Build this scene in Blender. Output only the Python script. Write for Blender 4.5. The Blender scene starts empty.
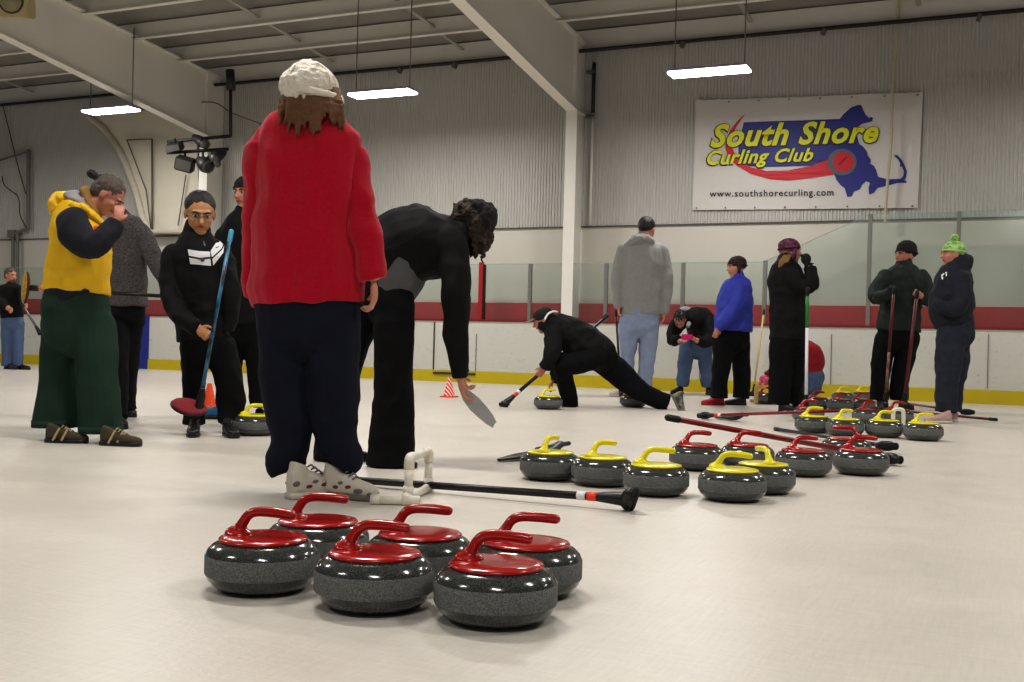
import bpy, bmesh, math, random
from mathutils import Vector, Matrix, noise
from mathutils.geometry import tessellate_polygon
from mathutils.bvhtree import BVHTree
random.seed(7)
S = bpy.context.scene
COL = S.collection
V3 = Vector
# ------------------------------------------------------------------ camera frame
FPX, HOR, ROLL, HC = 1100.0, 344.6, 0.0255, 0.645
R_ = V3((.911, .4124, 0)).normalized(); F_ = V3((-R_.y, R_.x, 0)); Z_ = V3((0, 0, 1))
CR, SR = math.cos(ROLL), math.sin(ROLL)
CAM = V3((0, 0, HC))
YB, YW = 16.3, 16.85          # rink boards, rear wall


def ray(px, py):
    dx, dy = px - 512, HOR - py
    a = dx * CR - dy * SR; b = dx * SR + dy * CR
    return F_ + R_ * (a / FPX) + Z_ * (b / FPX)


def U(px, py, d): return CAM + ray(px, py) * d


def G(px, py, z=0.0):
    r = ray(px, py); return CAM + r * ((z - HC) / r.z)


def GP(px, ppm, z=0.0):
    b = (z - HC) * ppm; dy = (b - (px - 512) * SR) / CR
    return U(px, HOR - dy, FPX / ppm)


def WP(px, py, Y=YW):
    r = ray(px, py); return CAM + r * (Y / r.y)


# ------------------------------------------------------------------ materials
def lin(c):
    return tuple(((x / 255) / 12.92 if x / 255 <= .04045 else ((x / 255 + .055) / 1.055) ** 2.4) for x in c)


MATS = {}


def mat(name, rgb, rough=.6, metal=0, spec=.5, vary=.12, scale=12, bump=0., bscale=60, rgb2=None, emis=0, coat=0, stretch=None, sheen=0):
    if name in MATS: return MATS[name]
    m = bpy.data.materials.new(name); m.use_nodes = True
    nt = m.node_tree; b = nt.nodes['Principled BSDF']
    c = lin(rgb) + (1,)
    b.inputs['Roughness'].default_value = rough; b.inputs['Metallic'].default_value = metal
    b.inputs['Specular IOR Level'].default_value = spec
    if coat: b.inputs['Coat Weight'].default_value = coat; b.inputs['Coat Roughness'].default_value = .08
    if sheen: b.inputs['Sheen Weight'].default_value = sheen
    tc = nt.nodes.new('ShaderNodeTexCoord'); mp = nt.nodes.new('ShaderNodeMapping')
    nt.links.new(tc.outputs['Object'], mp.inputs[0])
    if stretch: mp.inputs['Scale'].default_value = stretch
    n = nt.nodes.new('ShaderNodeTexNoise'); n.inputs['Scale'].default_value = scale; n.inputs['Detail'].default_value = 4
    nt.links.new(mp.outputs[0], n.inputs['Vector'])
    mx = nt.nodes.new('ShaderNodeMix'); mx.data_type = 'RGBA'
    if rgb2:
        A, B = c, lin(rgb2) + (1,)
        cr = nt.nodes.new('ShaderNodeValToRGB'); cr.color_ramp.elements[0].position = .42; cr.color_ramp.elements[1].position = .58
        nt.links.new(n.outputs[0], cr.inputs[0]); nt.links.new(cr.outputs[0], mx.inputs[0])
    else:
        A = tuple(x * (1 - vary) for x in c[:3]) + (1,); B = tuple(min(1, x * (1 + vary)) for x in c[:3]) + (1,)
        nt.links.new(n.outputs[0], mx.inputs[0])
    mx.inputs[6].default_value = A; mx.inputs[7].default_value = B
    nt.links.new(mx.outputs[2], b.inputs['Base Color'])
    if bump:
        n2 = nt.nodes.new('ShaderNodeTexNoise'); n2.inputs['Scale'].default_value = bscale; n2.inputs['Detail'].default_value = 5
        nt.links.new(mp.outputs[0], n2.inputs['Vector'])
        bp = nt.nodes.new('ShaderNodeBump'); bp.inputs['Strength'].default_value = bump; bp.inputs['Distance'].default_value = .01
        nt.links.new(n2.outputs[0], bp.inputs['Height']); nt.links.new(bp.outputs[0], b.inputs['Normal'])
    if emis:
        b.inputs['Emission Color'].default_value = c; b.inputs['Emission Strength'].default_value = emis
    MATS[name] = m
    return m


def granite(name, rgb, rough, coat=0, dark=.35):
    m = mat(name, rgb, rough, coat=coat); nt = m.node_tree; b = nt.nodes['Principled BSDF']
    tc = nt.nodes.new('ShaderNodeTexCoord')
    v = nt.nodes.new('ShaderNodeTexVoronoi'); v.inputs['Scale'].default_value = 420
    n = nt.nodes.new('ShaderNodeTexNoise'); n.inputs['Scale'].default_value = 260; n.inputs['Detail'].default_value = 6
    nt.links.new(tc.outputs['Object'], v.inputs['Vector']); nt.links.new(tc.outputs['Object'], n.inputs['Vector'])
    ma = nt.nodes.new('ShaderNodeMath'); ma.operation = 'MULTIPLY'
    sx = nt.nodes.new('ShaderNodeSeparateColor'); nt.links.new(v.outputs['Color'], sx.inputs[0])
    nt.links.new(sx.outputs[0], ma.inputs[0]); nt.links.new(n.outputs[0], ma.inputs[1])
    cr = nt.nodes.new('ShaderNodeValToRGB'); c = lin(rgb)
    e = cr.color_ramp.elements; e[0].position = .08; e[0].color = tuple(x * dark for x in c) + (1,)
    e[1].position = .5; e[1].color = tuple(x * 1.7 for x in c) + (1,)
    nt.links.new(ma.outputs[0], cr.inputs[0]); nt.links.new(cr.outputs[0], b.inputs['Base Color'])
    return m


# ------------------------------------------------------------------ geometry helpers
def ell(bm, c, ax, seg=16, rings=10):
    M = Matrix(((ax[0].x, ax[1].x, ax[2].x, c.x), (ax[0].y, ax[1].y, ax[2].y, c.y), (ax[0].z, ax[1].z, ax[2].z, c.z), (0, 0, 0, 1)))
    bmesh.ops.create_uvsphere(bm, u_segments=seg, v_segments=rings, radius=1, matrix=M)


def ball(bm, c, r, seg=14): ell(bm, c, (V3((r, 0, 0)), V3((0, r, 0)), V3((0, 0, r))), seg, max(6, seg * 2 // 3))


def cat(a, b, c, d, t):
    return .5 * ((2 * b) + (c - a) * t + (2 * a - 5 * b + 4 * c - d) * t * t + (3 * b - a - 3 * c + d) * t ** 3)


def loft(bm, P, RU, RV=None, ref=None, seg=16, smooth=4, round0=True, round1=True, expo=2.0, mi=0, tan=None):
    P = [V3(p) for p in P]; RU = list(RU); RV = list(RV) if RV else list(RU); ref = ref or F_
    if smooth > 1 and len(P) > 2:
        Q, A, B = [], [], []
        for i in range(len(P) - 1):
            i0, i3 = max(i - 1, 0), min(i + 2, len(P) - 1)
            for k in range(smooth):
                t = k / smooth
                Q.append(cat(P[i0], P[i], P[i + 1], P[i3], t)); A.append(max(1e-4, cat(RU[i0], RU[i], RU[i + 1], RU[i3], t))); B.append(max(1e-4, cat(RV[i0], RV[i], RV[i + 1], RV[i3], t)))
        Q.append(P[-1]); A.append(RU[-1]); B.append(RV[-1]); P, RU, RV = Q, A, B
    T = []
    for i in range(len(P)):
        t = P[min(i + 1, len(P) - 1)] - P[max(i - 1, 0)]
        T.append(V3(tan) if tan else t.normalized())
    secs = []

    def frame(t):
        v = ref - t * ref.dot(t)
        if v.length < .15: v = Z_ - t * Z_.dot(t)
        if v.length < .15: v = R_ - t * R_.dot(t)
        v.normalize(); return t.cross(v).normalized(), v
    if round0:
        m = min(RU[0], RV[0])
        for a in (1.5, 1.25, .95, .6, .3):
            a = min(a, 1.48); secs.append((P[0] - T[0] * m * math.sin(a), RU[0] * math.cos(a), RV[0] * math.cos(a), T[0]))
    for i in range(len(P)): secs.append((P[i], RU[i], RV[i], T[i]))
    if round1:
        m = min(RU[-1], RV[-1])
        for a in (.3, .6, .95, 1.25, 1.48): secs.append((P[-1] + T[-1] * m * math.sin(a), RU[-1] * math.cos(a), RV[-1] * math.cos(a), T[-1]))
    rings = []
    for (p, ru, rv, t) in secs:
        u, v = frame(t); ring = []
        for k in range(seg):
            th = 2 * math.pi * k / seg; c, s = math.cos(th), math.sin(th)
            c = math.copysign(abs(c) ** (2 / expo), c); s = math.copysign(abs(s) ** (2 / expo), s)
            ring.append(bm.verts.new(p + u * (ru * c) + v * (rv * s)))
        rings.append(ring)
    for i in range(len(rings) - 1):
        for k in range(seg):
            f = bm.faces.new((rings[i][k], rings[i][(k + 1) % seg], rings[i + 1][(k + 1) % seg], rings[i + 1][k])); f.material_index = mi
    bm.faces.new(rings[0][::-1]).material_index = mi; bm.faces.new(rings[-1]).material_index = mi


def rod(bm, a, b, r, seg=10, r2=None, round_=False, mi=0):
    loft(bm, [a, b], [r, r2 or r], None, ref=V3((.3, .2, .93)), seg=seg, smooth=1, round0=round_, round1=round_, mi=mi)


def box(bm, c, sx, sy, sz, M=None, bev=0, mi=0):
    g = bmesh.ops.create_cube(bm, size=1)['verts']
    X = Matrix.Translation(c) @ (M or Matrix()) @ Matrix.Diagonal((sx, sy, sz, 1))
    bmesh.ops.transform(bm, matrix=X, verts=g)
    fs = {f for v in g for f in v.link_faces}
    for f in fs: f.material_index = mi
    if bev:
        es = {e for f in fs for e in f.edges}
        bmesh.ops.bevel(bm, geom=list(es), offset=bev, segments=2, affect='EDGES')


def lathe(bm, prof, seg=48, mis=None, cap=True):
    rings = []
    for (r, z) in prof:
        if r < 1e-5: rings.append([bm.verts.new((0, 0, z))]); continue
        rings.append([bm.verts.new((r * math.cos(2 * math.pi * k / seg), r * math.sin(2 * math.pi * k / seg), z)) for k in range(seg)])
    for i in range(len(rings) - 1):
        a, b = rings[i], rings[i + 1]
        for k in range(seg):
            k2 = (k + 1) % seg
            if len(a) == 1: f = bm.faces.new((a[0], b[k2], b[k]))
            elif len(b) == 1: f = bm.faces.new((a[k], a[k2], b[0]))
            else: f = bm.faces.new((a[k], a[k2], b[k2], b[k]))
            if mis: f.material_index = mis[i]


def link(name, me, mats, parent=None, smooth=True):
    for m in (mats if isinstance(mats, (list, tuple)) else [mats]): me.materials.append(m)
    if smooth:
        for p in me.polygons: p.use_smooth = True
    o = bpy.data.objects.new(name, me); COL.objects.link(o)
    if parent:
        o.parent = parent
        root = parent
        off = V3(parent.location)
        while root.parent: root = root.parent; off += root.location
        me.transform(Matrix.Translation(-off))
    return o


def obj(name, bm, mats, parent=None, smooth=True, weld=False):
    if weld: bmesh.ops.remove_doubles(bm, verts=bm.verts, dist=1e-5)
    bmesh.ops.recalc_face_normals(bm, faces=bm.faces)
    me = bpy.data.meshes.new(name); bm.to_mesh(me); bm.free()
    return link(name, me, mats, parent, smooth)


def origin_base(o):
    """put a lone mesh's origin at its own base"""
    co = [v.co for v in o.data.vertices]
    c = V3((sum(v.x for v in co) / len(co), sum(v.y for v in co) / len(co), min(v.z for v in co)))
    o.data.transform(Matrix.Translation(-c)); o.location = c
    return o


def remesh(bm, voxel, smooth=3, wr=0, wf=8, ws=(1, 1, 1)):
    bmesh.ops.recalc_face_normals(bm, faces=bm.faces)
    me = bpy.data.meshes.new('tmp'); bm.to_mesh(me); bm.free()
    o = bpy.data.objects.new('tmp', me); COL.objects.link(o)
    m = o.modifiers.new('r', 'REMESH'); m.mode = 'VOXEL'; m.voxel_size = voxel; m.use_smooth_shade = True
    if smooth:
        s = o.modifiers.new('s', 'SMOOTH'); s.factor = .5; s.iterations = smooth
    dg = bpy.context.evaluated_depsgraph_get()
    out = bpy.data.meshes.new_from_object(o.evaluated_get(dg))
    bpy.data.objects.remove(o); bpy.data.meshes.remove(me)
    out.materials.clear()
    if wr:
        nn = [V3(v.normal) for v in out.vertices]
        for v, n_ in zip(out.vertices, nn):
            p = v.co; q = V3((p.x * ws[0], p.y * ws[1], p.z * ws[2]))
            a = noise.noise(q * wf); b = noise.noise(q * wf * 2.3 + V3((5, 3, 1)))
            c = noise.noise(V3((p.x * 3, p.y * 3, p.z * 9)) * (wf / 7))
            v.co = p + n_ * wr * 1.5 * ((1 - abs(a) * 2.4) * .7 + b * .6 + (1 - abs(c) * 3) * .35 - .45)
    return out


def empty(name, loc, label=None, cat_=None, group=None):
    o = bpy.data.objects.new(name, None); COL.objects.link(o); o.location = loc; o.empty_display_size = .1
    if label: o['label'] = label; o['category'] = cat_
    if group: o['group'] = group
    return o


def tag(o, label, cat_, group=None):
    o['label'] = label; o['category'] = cat_
    if group: o['group'] = group
    return o


def structure(o): o['kind'] = 'structure'; return o


def polymesh(bm, pts2, fn, thick=None, cuts=0, mi=0):
    tris = tessellate_polygon([[V3((p[0], p[1], 0)) for p in pts2]])
    b2 = bmesh.new(); vs = [b2.verts.new((p[0], p[1], 0)) for p in pts2]
    for t in tris:
        try: b2.faces.new([vs[i] for i in t])
        except ValueError: pass
    if cuts: bmesh.ops.subdivide_edges(b2, edges=b2.edges[:], cuts=cuts, use_grid_fill=True)
    mp = {}
    for v in b2.verts: mp[v] = bm.verts.new(fn(v.co.x, v.co.y))
    nf = []
    for f in b2.faces:
        try: g = bm.faces.new([mp[v] for v in f.verts]); g.material_index = mi; nf.append(g)
        except ValueError: pass
    b2.free()
    if thick: bmesh.ops.solidify(bm, geom=nf, thickness=thick)


def decal(name, polys, target, m, parent, off=.004, cuts=2):
    """thin patch lying on the surface of a garment"""
    me = target.data; W = target.matrix_world
    o = target; base = V3(o.location); q = o
    while q.parent: q = q.parent; base += q.location
    bvh = BVHTree.FromPolygons([v.co + base for v in me.vertices], [tuple(p.vertices) for p in me.polygons])
    bm = bmesh.new()

    def fn(x, y):
        r = ray(x, y).normalized(); hit = bvh.ray_cast(CAM, r)
        if hit[0] is None:
            near = bvh.find_nearest(CAM + r * (base - CAM).length); return near[0] - r * off
        return hit[0] - r * off
    for p in polys: polymesh(bm, p, fn, cuts=cuts)
    return obj(name, bm, m, parent)


# ------------------------------------------------------------------ palette
M_skin = mat('skin', (196, 138, 112), .5, vary=.08, scale=20)
M_skin2 = mat('skin_ruddy', (184, 124, 104), .5, vary=.08, scale=20)
M_asian = mat('skin_tan', (190, 140, 98), .5, vary=.06, scale=20)
M_black = mat('black_cloth', (15, 15, 16), .75, spec=.25, vary=.3, scale=9, bump=.25, bscale=140)
M_black2 = mat('black_trousers', (12, 12, 14), .85, spec=.2, vary=.3, scale=9, bump=.25, bscale=160)
M_blackshoe = mat('black_shoe', (20, 19, 18), .45, vary=.2)
M_navy = mat('navy_trousers', (24, 27, 41), .85, spec=.2, vary=.25, scale=10, bump=.3, bscale=150)
M_fleece = mat('red_fleece', (184, 10, 42), .95, spec=.15, vary=.2, scale=70, bump=.5, bscale=260, sheen=.25)
M_yellow = mat('yellow_vest', (226, 182, 8), .65, vary=.12, scale=9, bump=.2, bscale=40)
M_green = mat('green_trousers', (36, 58, 46), .85, spec=.2, vary=.2, scale=9, bump=.2, bscale=120)
M_greyhood = mat('grey_lining', (150, 148, 150), .9, vary=.15, scale=30)
M_hoodie = mat('grey_hoodie', (146, 146, 142), .95, vary=.12, scale=30, bump=.3, bscale=120)
M_ljeans = mat('light_jeans', (140, 152, 176), .9, vary=.22, scale=12, bump=.2, bscale=150)
M_jeans = mat('blue_jeans', (84, 102, 134), .9, vary=.25, scale=10, bump=.2, bscale=150)
M_djeans = mat('dark_jeans', (36, 40, 52), .9, vary=.25, scale=10, bump=.2, bscale=150)
M_blue = mat('blue_jacket', (52, 64, 168), .7, vary=.15, scale=9, bump=.15, bscale=60)
M_redj = mat('dark_red_jacket', (150, 20, 36), .8, vary=.15)
M_darkgreen = mat('dark_green_jacket', (24, 34, 28), .8, vary=.25, bump=.2)
M_navyhood = mat('navy_hoodie', (24, 27, 40), .85, vary=.25, bump=.2)
M_tweed = mat('grey_patterned_knit', (62, 58, 58), .9, scale=60, rgb2=(96, 90, 88), bump=.4, bscale=120, stretch=(1, 1, 3))
M_white = mat('white_knit', (232, 224, 208), .95, vary=.12, scale=60, bump=.8, bscale=180)
M_whitep = mat('white_patch', (225, 225, 225), .6, vary=.04)
M_hairbr = mat('brown_hair', (118, 80, 48), .55, vary=.45, scale=60, bump=.8, bscale=160, stretch=(3, 3, .6))
M_hairgr = mat('grey_brown_hair', (84, 72, 62), .5, vary=.4, scale=50, bump=.7, bscale=150)
M_hairdk = mat('dark_hair', (22, 18, 16), .45, vary=.4, scale=60, bump=.6, bscale=180)
M_hairbl = mat('blonde_hair', (134, 98, 58), .55, vary=.35, scale=60, bump=.6, bscale=150)
M_eye = mat('eye_dark', (24, 18, 14), .2)
M_eyew = mat('eye_white', (190, 178, 168), .3)
M_lip = mat('lip', (158, 74, 66), .45)
M_glove = mat('black_glove', (18, 18, 20), .8)
M_plum = mat('plum_knit', (74, 34, 58), .95, scale=26, rgb2=(122, 64, 96), bump=.6, bscale=120)
M_limek = mat('lime_knit', (120, 170, 80), .95, scale=26, rgb2=(182, 214, 140), bump=.6, bscale=120)
M_dkknit = mat('dark_knit', (36, 34, 34), .95, vary=.3, scale=50, bump=.6, bscale=120)
M_brknit = mat('brown_knit', (62, 44, 42), .95, vary=.3, scale=30, bump=.5, bscale=120)
M_sneak = mat('white_sneaker', (206, 198, 184), .6, vary=.12, scale=24)
M_sneakg = mat('grey_sneaker_panel', (112, 108, 98), .7)
M_sneakr = mat('maroon_sneaker_panel', (120, 40, 50), .6)
M_olive = mat('olive_suede', (72, 62, 44), .85, vary=.2, scale=30)
M_tan = mat('tan_strap', (176, 158, 120), .8)
M_blueshoe = mat('blue_shoe', (50, 112, 160), .6, vary=.2, scale=60)
M_redshoe = mat('red_shoe', (170, 20, 26), .5)
M_pinkshoe = mat('pale_shoe', (190, 160, 152), .6)
M_pink = mat('pink_glove', (226, 100, 130), .8)
M_magenta = mat('magenta_case', (220, 30, 110), .4)
M_metal = mat('grey_metal', (120, 120, 118), .4, metal=.8)
M_rubber = mat('black_plastic', (18, 18, 19), .4, vary=.2)
M_rodblk = mat('black_shaft', (18, 18, 18), .35, vary=.5, scale=26)
M_rodred = mat('dark_red_shaft', (128, 18, 24), .35, vary=.25, scale=20)
M_rodbrn = mat('brown_red_shaft', (96, 26, 20), .4, vary=.25, scale=20)
M_bandr = mat('orange_red_band', (235, 60, 36), .4)
M_wood = mat('pale_wood', (206, 178, 124), .6, vary=.15, scale=20)
M_pvc = mat('white_pvc', (228, 222, 206), .35, vary=.05, scale=8)
M_orange = mat('orange_cone', (242, 84, 28), .5, vary=.08)


# ------------------------------------------------------------------ the hall
def build_hall():
    # ice
    bm = bmesh.new()
    bmesh.ops.create_grid(bm, x_segments=1, y_segments=1, size=1, matrix=Matrix.Translation((-14, 5.2, 0)) @ Matrix.Diagonal((34, 11.2, 1, 1)))
    ice = mat('ice', (222, 214, 200), .3, spec=.5, vary=.05, scale=1.6)
    nt = ice.node_tree; b = nt.nodes['Principled BSDF']
    tc = nt.nodes.new('ShaderNodeTexCoord')
    ns = []
    for (sc, st) in ((3.0, (1, 1, 1)), (38, (1, 1, 1)), (7, (14, 1, 1)), (5, (1.2, 16, 1))):
        mp = nt.nodes.new('ShaderNodeMapping'); mp.inputs['Scale'].default_value = st; mp.inputs['Rotation'].default_value = (0, 0, .35 * len(ns))
        n = nt.nodes.new('ShaderNodeTexNoise'); n.inputs['Scale'].default_value = sc; n.inputs['Detail'].default_value = 6; n.inputs['Roughness'].default_value = .65
        nt.links.new(tc.outputs['Object'], mp.inputs[0]); nt.links.new(mp.outputs[0], n.inputs['Vector']); ns.append(n)
    cr = nt.nodes.new('ShaderNodeMapRange'); cr.inputs[1].default_value = .1; cr.inputs[2].default_value = .9; cr.inputs[3].default_value = .26; cr.inputs[4].default_value = .46
    nt.links.new(ns[0].outputs[0], cr.inputs[0]); nt.links.new(cr.outputs[0], b.inputs['Roughness'])
    # faint scratches in the colour
    a1 = nt.nodes.new('ShaderNodeMath'); a1.operation = 'ADD'; nt.links.new(ns[2].outputs[0], a1.inputs[0]); nt.links.new(ns[3].outputs[0], a1.inputs[1])
    r2 = nt.nodes.new('ShaderNodeValToRGB'); r2.color_ramp.elements[0].position = .25; r2.color_ramp.elements[1].position = .75
    r2.color_ramp.elements[0].color = lin((198, 191, 180)) + (1,); r2.color_ramp.elements[1].color = lin((220, 213, 202)) + (1,)
    h = nt.nodes.new('ShaderNodeMath'); h.operation = 'MULTIPLY'; h.inputs[1].default_value = .5
    nt.links.new(a1.outputs[0], h.inputs[0]); nt.links.new(h.outputs[0], r2.inputs[0])
    nt.links.new(r2.outputs[0], b.inputs['Base Color'])
    bp = nt.nodes.new('ShaderNodeBump'); bp.inputs['Strength'].default_value = .12; bp.inputs['Distance'].default_value = .01
    nt.links.new(ns[1].outputs[0], bp.inputs['Height']); nt.links.new(bp.outputs[0], b.inputs['Normal'])
    structure(obj('floor', bm, ice, smooth=False))

    XL, XR = -46, 12
    paint = mat('painted_panel', (206, 201, 190), .7, vary=.04, scale=.8)
    corr = mat('corrugated_steel', (190, 188, 182), .5, vary=.06, scale=.6)
    white = mat('white_steel', (228, 225, 216), .55, vary=.06, scale=1.2)
    # smooth lower wall
    bm = bmesh.new(); box(bm, V3(((XL + XR) / 2, YW + .06, 1.33)), XR - XL, .1, 2.66)
    structure(obj('wall_back', bm, paint, smooth=False))
    # corrugated upper wall: real ribs
    bm = bmesh.new(); n = int((XR + 34) / .0525); prev = None; x = -34.0
    for i in range(n):
        for (dx, dy) in ((0, 0), (.018, 0), (.026, -.014), (.0445, -.014), (.0525, 0)):
            a = bm.verts.new((x + dx, YW + dy, 2.61)); b_ = bm.verts.new((x + dx, YW + dy, 5.9))
            if prev and dx > 0: bm.faces.new((prev[0], a, b_, prev[1]))
            prev = (a, b_)
        x += .0525
    structure(obj('wall_back_cladding', bm, corr, smooth=False))
    bm = bmesh.new(); box(bm, V3(((XL + XR) / 2, YW - .005, 2.6)), XR - XL, .05, .018)
    structure(obj('trim_3', bm, mat('cladding_edge', (96, 92, 88), .7), smooth=False))
    # red band on the wall behind the glass
    bm = bmesh.new()
    cols = [WP(569.5, 200, YB).x, WP(203.5, 165, YB).x]
    box(bm, V3(((XL + XR) / 2, YW - .01, 1.18)), XR - XL, .04, .33)
    structure(obj('trim_2', bm, mat('red_band', (190, 18, 20), .5, vary=.06), smooth=False))
    # rink boards
    brd = mat('white_boards', (206, 205, 196), .4, vary=.05, scale=2)
    nt = brd.node_tree; bs = nt.nodes['Principled BSDF']
    tc = nt.nodes.new('ShaderNodeTexCoord'); mp = nt.nodes.new('ShaderNodeMapping'); mp.inputs['Scale'].default_value = (2.2, 1, 6)
    nz = nt.nodes.new('ShaderNodeTexNoise'); nz.inputs['Scale'].default_value = 5; nz.inputs['Detail'].default_value = 8; nz.inputs['Roughness'].default_value = .75
    rp = nt.nodes.new('ShaderNodeValToRGB'); rp.color_ramp.elements[0].position = .30; rp.color_ramp.elements[0].color = lin((160, 160, 154)) + (1,)
    rp.color_ramp.elements[1].position = .42; rp.color_ramp.elements[1].color = lin((206, 205, 196)) + (1,)
    nt.links.new(tc.outputs['Object'], mp.inputs[0]); nt.links.new(mp.outputs[0], nz.inputs['Vector']); nt.links.new(nz.outputs[0], rp.inputs[0]); nt.links.new(rp.outputs[0], bs.inputs['Base Color'])
    bm = bmesh.new(); box(bm, V3(((XL + XR) / 2, YB + .04, .51)), XR - XL, .08, 1.02)
    structure(obj('wall_boards', bm, brd, smooth=False))
    bm = bmesh.new(); box(bm, V3(((XL + XR) / 2, YB - .012, .095)), XR - XL, .025, .19)
    structure(obj('baseboard_back', bm, mat('yellow_kickplate', (196, 176, 22), .45, vary=.12, scale=3), smooth=False))
    bm = bmesh.new(); box(bm, V3(((XL + XR) / 2, YB + .04, 1.03)), XR - XL, .12, .03)
    structure(obj('trim_1', bm, mat('red_sill', (120, 24, 26), .5), smooth=False))
    # board seams, gate outline
    seam = mat('seam', (120, 120, 116), .8)

    def seamline(px, y0, y1, w=.008, nm='trim_seam', m=seam, dep=.006):
        a = WP(px, (y0 + y1) / 2, YB); bm = bmesh.new()
        za, zb = WP(px, y0, YB).z, WP(px, y1, YB).z
        box(bm, V3((a.x, YB - .004, (za + zb) / 2)), w, dep + .01, abs(za - zb)); return structure(obj(nm, bm, m, smooth=False))
    for px in (318, 476, 700, 831, 988, 90): seamline(px, 334, 382 if px < 500 else 388)
    seamline(434, 322, 377, .022, m=mat('gate_strip', (60, 58, 50), .7))
    bm = bmesh.new(); a = WP(434, 376, YB); b_ = WP(476, 377.5, YB); box(bm, V3(((a.x + b_.x) / 2, YB - .03, .14)), b_.x - a.x, .03, .035)
    structure(obj('trim_gate', bm, mat('gate_strip', (60, 58, 50), .7), smooth=False))
    x = WP(142.5, 340, YB).x; w = (WP(149, 340, YB) - WP(136, 340, YB)).length
    bm = bmesh.new(); box(bm, V3((x, YB - .014, .51)), w, .034, 1.02)
    structure(obj('trim_blue_line', bm, mat('blue_line', (38, 50, 140), .5), smooth=False))
    # glass panes + posts
    gl = bpy.data.materials.new('rink_glass'); gl.use_nodes = True; nt = gl.node_tree; nt.nodes.clear()
    out = nt.nodes.new('ShaderNodeOutputMaterial'); tr = nt.nodes.new('ShaderNodeBsdfTransparent'); gs = nt.nodes.new('ShaderNodeBsdfGlossy'); df = nt.nodes.new('ShaderNodeBsdfDiffuse')
    tr.inputs[0].default_value = (.84, .90, .87, 1); gs.inputs['Roughness'].default_value = .12; df.inputs[0].default_value = (.50, .58, .54, 1)
    fz = nt.nodes.new('ShaderNodeTexNoise'); fz.inputs['Scale'].default_value = 3
    m1 = nt.nodes.new('ShaderNodeMixShader'); m2 = nt.nodes.new('ShaderNodeMixShader'); m1.inputs[0].default_value = .09; m2.inputs[0].default_value = .05
    nt.links.new(tr.outputs[0], m1.inputs[1]); nt.links.new(df.outputs[0], m1.inputs[2]); nt.links.new(m1.outputs[0], m2.inputs[1]); nt.links.new(gs.outputs[0], m2.inputs[2]); nt.links.new(m2.outputs[0], out.inputs[0])
    pm = mat('post_metal', (130, 130, 124), .45, metal=.4)
    dist = lambda px, y=300: WP(px, y, YB).x
    posts = [(-60, 1.96), (60, 1.96), (250, 1.96), (399, 1.96), (480, 1.99), (529, 1.96), (605, 1.96), (682, 1.96), (764, 1.98), (868, 2.63), (957, 2.64), (1062, 2.66)]
    edge = mat('glass_edge', (150, 172, 160), .3)
    for i, (px, zt) in enumerate(posts):
        w = structure(empty('window_%d' % (i + 1), (dist(px), YB, 1.045)))
        red = i == 4
        bm = bmesh.new(); box(bm, V3((dist(px), YB + .03, (1.045 + zt) / 2)), .075 if red else .055, .05, zt - 1.045)
        obj('post', bm, mat('red_post', (160, 20, 26), .5) if red else pm, w, smooth=False)
        if red:
            bm = bmesh.new(); box(bm, V3((dist(px) + .06, YB + .03, 1.5)), .03, .05, .9); obj('post_edge', bm, M_rubber, w, smooth=False)
        if i + 1 < len(posts):
            x0, x1 = dist(px) + .01, dist(posts[i + 1][0]) - .01; z1 = posts[i + 1][1]
            if i in (3, 4): z1 = zt = 1.96
            if abs(z1 - zt) < .3: z1 = zt = min(z1, zt)
            bm = bmesh.new(); vs = [bm.verts.new(p) for p in ((x0, YB + .04, 1.045), (x1, YB + .04, 1.045), (x1, YB + .04, z1), (x0, YB + .04, zt))]
            bm.faces.new(vs); obj('pane', bm, gl, w, smooth=False)
            bm = bmesh.new(); rod(bm, V3((x0, YB + .04, zt)), V3((x1, YB + .04, z1)), .005, 6); obj('pane_edge', bm, edge, w, smooth=False)
    # roof: sheet, purlins, rafters, columns
    rz = lambda Y: 5.78 + (YW - Y) * .09
    bm = bmesh.new()
    for (xa, xb) in ((-46, 30),):
        vs = [bm.verts.new(p) for p in ((xa, YW + .1, rz(YW)), (xb, YW + .1, rz(YW)), (xb, -7, rz(-7)), (xa, -7, rz(-7)))]; bm.faces.new(vs)
    ins = mat('roof_insulation', (146, 143, 136), .8, vary=.12, scale=3, bump=.5, bscale=14, stretch=(1, .3, 1))
    structure(obj('ceiling', bm, ins, smooth=False))
    Y = YW - .12; k = 0
    while Y > 1.5:
        hgt = .27 if k else .34
        bm = bmesh.new(); z = rz(Y) - .02
        box(bm, V3((-10, Y, z - hgt / 2)), 44, .012, hgt); box(bm, V3((-10, Y - .04, z - hgt)), 44, .09, .014); box(bm, V3((-10, Y + .04, z)), 44, .09, .014)
        structure(obj('purlin_beam', bm, white, smooth=False)); Y -= 1.13; k += 1
    for X in cols:
        bm = bmesh.new(); ya = YB + .0; t = .012
        zb0 = 4.40; ybk = YW - .02
        zlow = lambda Y: zb0 + (ya - Y) * .143
        L = [(ya, 0), (ybk, 0), (ybk, rz(ybk) - .25), (1.0, rz(1.0) - .28), (1.0, max(zlow(1.0), 0)), (ya, zb0)]
        if zlow(1.0) > rz(1.0) - .45: L[4] = (1.0, rz(1) - .5)
        # web
        ytop = lambda y: rz(y) - .25 - .03 * (ybk - y) / (ybk - 1.0)
        stations = [(ybk, 0.0), (ya, 0.0)]
        ys = [ya - (ya - 1.0) * i / 12 for i in range(13)]
        ze = L[4][1]
        cells = [((ybk, 0.0, ytop(ybk)), (ya, 0.0, ytop(ya)))] + [((ys[i], zb0 + (ze - zb0) * i / 12, ytop(ys[i])), (ys[i + 1], zb0 + (ze - zb0) * (i + 1) / 12, ytop(ys[i + 1]))) for i in range(12)]
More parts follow.
